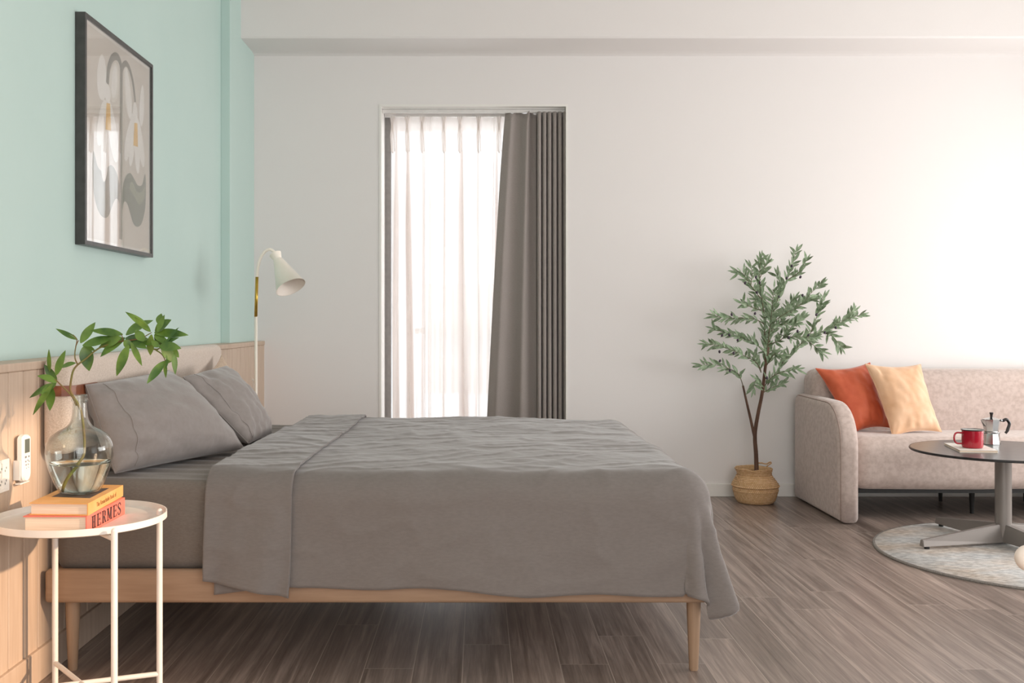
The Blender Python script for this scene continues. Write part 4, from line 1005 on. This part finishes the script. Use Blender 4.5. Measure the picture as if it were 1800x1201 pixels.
book('thick coral red hardback under the ochre book on the side table', [(-1.188, 2.668), (-1.022, 2.668), (-1.022, 2.955), (-1.188, 2.955)], zb, .048, M['redbook'], 'HERMES', .033, M['ink'], 1.55, serif=True)
book('ochre hardback with dark cover print, directly under the glass vase', [(-1.178, 2.682), (-1.020, 2.672), (-1.034, 2.975), (-1.192, 2.985)], zb+.0485, .032, M['orbook'], 'The Remarkable Book of', .0175, M['ink2'], .95,
     cover_art=((.16, .30), (.86, .26), (.86, .8), (.16, .8)))

# ------------------------------------------------------------------ vase with a leafy branch
VZ = zb+.0485+.032+.0008; VC = Vector((-1.1015, 2.825, VZ))
vs_ = thing('vase', 'clear demijohn glass vase half filled with water on the books', 'vase', VC)
outer = [(0, .001), (.028, 0), (.046, .003), (.055, .010), (.068, .036), (.080, .068), (.0875, .098), (.089, .122), (.086, .140), (.076, .158), (.058, .172), (.038, .183), (.026, .196), (.0205, .215), (.0185, .240), (.0182, .252), (.0215, .254), (.0222, .259), (.0195, .262), (.020, .266), (.0205, .270), (.018, .272)]
inner = [(.0155, .270), (.0152, .245), (.0175, .214), (.023, .196), (.036, .1805), (.056, .169), (.0735, .155), (.083, .138), (.0858, .122), (.0843, .098), (.077, .069), (.065, .038), (.052, .013), (.04, .008), (0, .010)]
def sm2(p, k=4): return [(max(0, v.x), v.y) for v in smoothpath([Vector((a[0], a[1], 0)) for a in p], k)]
bm = bmesh.new(); lathe(bm, sm2(outer)+sm2(inner), n=64); bmesh.ops.remove_doubles(bm, verts=bm.verts[:], dist=1e-6); obj('glass_body', bm, M['vaseglass'], vs_, smooth=True)
bm = bmesh.new(); wp = [(0, .0105), (.0395, .0085), (.0515, .0135), (.0645, .0385), (.0765, .0695), (.0805, .083), (.0812, .0862), (.079, .0845), (0, .0845)]
lathe(bm, wp, n=64); bmesh.ops.recalc_face_normals(bm, faces=bm.faces[:]); obj('water', bm, M['water'], vs_, smooth=True, autosmooth=50)

br = thing('leafy_branch', 'long green leafy branch arching out of the glass vase', 'plant', VC)
def B(c, dy=0): return P(c[0]/3.0025, 520+c[1]/3.0025, 2.825+dy)-VC
stems = bmesh.new()
def stem(cp, dys, r0, r1, k=6):
    pts = smoothpath([B(c, d) for c, d in zip(cp, dys)], k); n_ = len(pts); tube(stems, pts, [r0+(r1-r0)*i/(n_-1) for i in range(n_)], n=8); return pts
stem([(330, 1035), (380, 930), (437, 850), (446, 790), (440, 690), (424, 600), (392, 540), (373, 505), (372, 470), (385, 400), (410, 365), (450, 335), (510, 285), (560, 262), (650, 240), (740, 270), (830, 285)], [-.03, -.02, -.01, 0, 0, 0, 0, 0, 0, .0, .01, .02, .03, .03, .03, .03, .02], .0042, .0018)
stem([(405, 580), (375, 525), (320, 470), (290, 440)], [0, 0, -.01, -.02], .0028, .0015)
stem([(410, 365), (395, 325), (400, 270), (415, 235)], [.01, .01, .01, .01], .0022, .0012)
stem([(820, 285), (855, 310), (872, 345), (880, 400)], [.02, .02, .02, .02], .002, .0012)
stem([(650, 240), (740, 225), (800, 195)], [.03, .02, .0], .002, .0012); stem([(830, 285), (870, 260), (900, 270)], [.02, 0, 0], .0018, .001)
stem([(400, 270), (405, 230), (385, 205)], [.01, 0, 0], .0015, .001); stem([(650, 240), (645, 215), (640, 205)], [.03, .02, .02], .0015, .001)
LV = [((410, 232), (308, 180), 22), ((408, 230), (366, 210), 18), ((425, 250), (495, 148), 40), ((436, 264), (592, 222), 46), ((448, 262), (466, 384), 58), ((500, 290), (445, 262), 20), ((648, 205), (495, 182), 42),
      ((660, 222), (534, 300), 50), ((640, 218), (540, 268), 40), ((680, 262), (618, 410), 46), ((690, 245), (745, 360), 26), ((665, 208), (778, 122), 55), ((662, 225), (792, 245), 50), ((795, 190), (682, 82), 34), ((790, 190), (718, 116), 24),
      ((818, 188), (890, 130), 50), ((835, 150), (850, 98), 30), ((815, 195), (972, 200), 42), ((800, 205), (788, 312), 34), ((815, 205), (880, 245), 32), ((840, 265), (938, 272), 46), ((850, 275), (925, 345), 48), ((845, 265), (922, 218), 28), ((880, 245), (928, 170), 16),
      ((918, 300), (925, 402), 24), ((868, 345), (784, 450), 36), ((745, 255), (832, 240), 34), ((400, 356), (308, 370), 24), ((296, 420), (333, 302), 34), ((262, 400), (256, 300), 18), ((300, 458), (214, 418), 42), ((290, 465), (160, 528), 40), ((280, 465), (172, 615), 30),
      ((272, 480), (266, 597), 40), ((295, 458), (225, 520), 36), ((300, 455), (238, 372), 34), ((885, 320), (880, 385), 16), ((870, 345), (875, 425), 16), ((760, 240), (720, 190), 38), ((700, 245), (770, 280), 34), ((840, 270), (800, 240), 26), ((910, 330), (880, 360), 26), ((655, 235), (690, 275), 36),
      ((830, 190), (870, 110), 30), ((820, 200), (850, 260), 30), ((900, 275), (940, 320), 30)]
lb = bmesh.new()
for a, b_, w_ in LV:
    dy = .02 + rnd(-.03, .03); A = B(a, dy); E = B(b_, dy+rnd(-.04, .03)); d = E-A; Ln = d.length*1.1
    leaf(lb, A+Vector((0, 0, 0)), d, Ln, w_/3.0025*2.825/1800*1.3, Vector((rnd(-.3, .3), -1, rnd(.2, 1.0))), curl=rnd(-.12, .22), nseg=10, fold=.22)
obj('stem', stems, M['stem'], br, smooth=True); obj('leaves', lb, M['bleaf'], br, smooth=True)

# ------------------------------------------------------------------ socket plate and AC remote on the wainscot
sk = thing('wall_socket', 'white double socket plate on the panelling at the left edge', 'socket', (WN, 2.8915, .6635))
bm = bmesh.new(); box(bm, 0, .007, -.043, .043, -.046, .046, bev=.002); obj('plate', bm, M['plug_white'], sk)
bm = bmesh.new(); box(bm, .006, .0088, -.033, .033, -.037, .037, bev=.001); obj('face', bm, M['plug_white'], sk)
for zc in (.018, -.018):
    for yc in (-.014, .014):
        bm = bmesh.new(); box(bm, .0085, .0092, yc-.0045, yc-.0015, zc-.007, zc-.001); box(bm, .0085, .0092, yc+.0025, yc+.0055, zc+.001, zc+.007)
        obj('pin_holes', bm, M['hole'], sk)
rh = thing('remote_holder', 'white plastic cradle on the panelling holding the remote', 'holder', (WN, 3.0, .675))
bm = bmesh.new(); box(bm, 0, .006, -.030, .030, -.035, .022, bev=.002)
box(bm, .006, .022, -.032, -.029, -.035, .022, bev=.001); box(bm, .006, .022, .029, .032, -.035, .022, bev=.001); box(bm, .006, .022, -.03, .03, -.048, -.044, bev=.001)
obj('cradle', bm, M['plug_white'], rh)
rm = thing('remote_control', 'white air conditioner remote with grey display in a wall cradle', 'remote control', (WN+.0075, 3.0, .632))
bm = bmesh.new(); n_ = 20; prof = []
for i in range(n_+1): a = PI*i/n_; prof.append((-.026*math.cos(a), .024-.024*math.sin(a)))
for i in range(n_+1): a = PI*i/n_; prof.append((.026*math.cos(a), .128+.010*math.sin(a)))
lay = [(0, .82), (.004, 1), (.016, 1), (.021, .86)]; rings = [[bm.verts.new((x, y*s_, .066+(z-.066)*(1-(1-s_)*.35))) for y, z in prof] for x, s_ in lay]
for a, b_ in zip(rings, rings[1:]):
    for k in range(len(prof)): bm.faces.new((a[k], a[(k+1) % len(prof)], b_[(k+1) % len(prof)], b_[k]))
bm.faces.new(rings[0]); bm.faces.new(rings[-1]); bmesh.ops.remove_doubles(bm, verts=bm.verts[:], dist=1e-5); bmesh.ops.recalc_face_normals(bm, faces=bm.faces[:]); obj('shell', bm, M['remote_white'], rm, smooth=True, autosmooth=35)
bm = bmesh.new(); box(bm, .0205, .0216, -.016, .016, .085, .125); obj('display', bm, M['lcd'], rm)
for (yc, zc, r_) in ((-.010, .073, .005), (.010, .073, .004), (-.010, .060, .0035), (.004, .062, .003), (.012, .058, .003), (-.008, .050, .0035), (.006, .050, .003), (-.006, .040, .002), (.008, .041, .002)):
    bm = bmesh.new(); box(bm, .0205, .0220, yc-r_, yc+r_, zc-r_*.6, zc+r_*.6, bev=.0005, seg=1); obj('button', bm, M['button'], rm)

# ------------------------------------------------------------------ pale knob cut off by the right edge of the photo
kb = thing('post', 'pale peach round topped post cut off at the right edge of the photo', 'post', ((1809-842)*2.0/1800, 2.0, 0))
bm = bmesh.new(); lathe(bm, [(0, 0), (.10, 0), (.10, .012), (.007, .02), (.007, .62)], n=32); obj('stand', bm, M['peach_blob'], kb, smooth=True, autosmooth=40)
bm = bmesh.new(); bmesh.ops.create_uvsphere(bm, u_segments=24, v_segments=16, radius=.026); o = obj('knob', bm, M['peach_blob'], kb, smooth=True); o.location = (0, 0, .638)
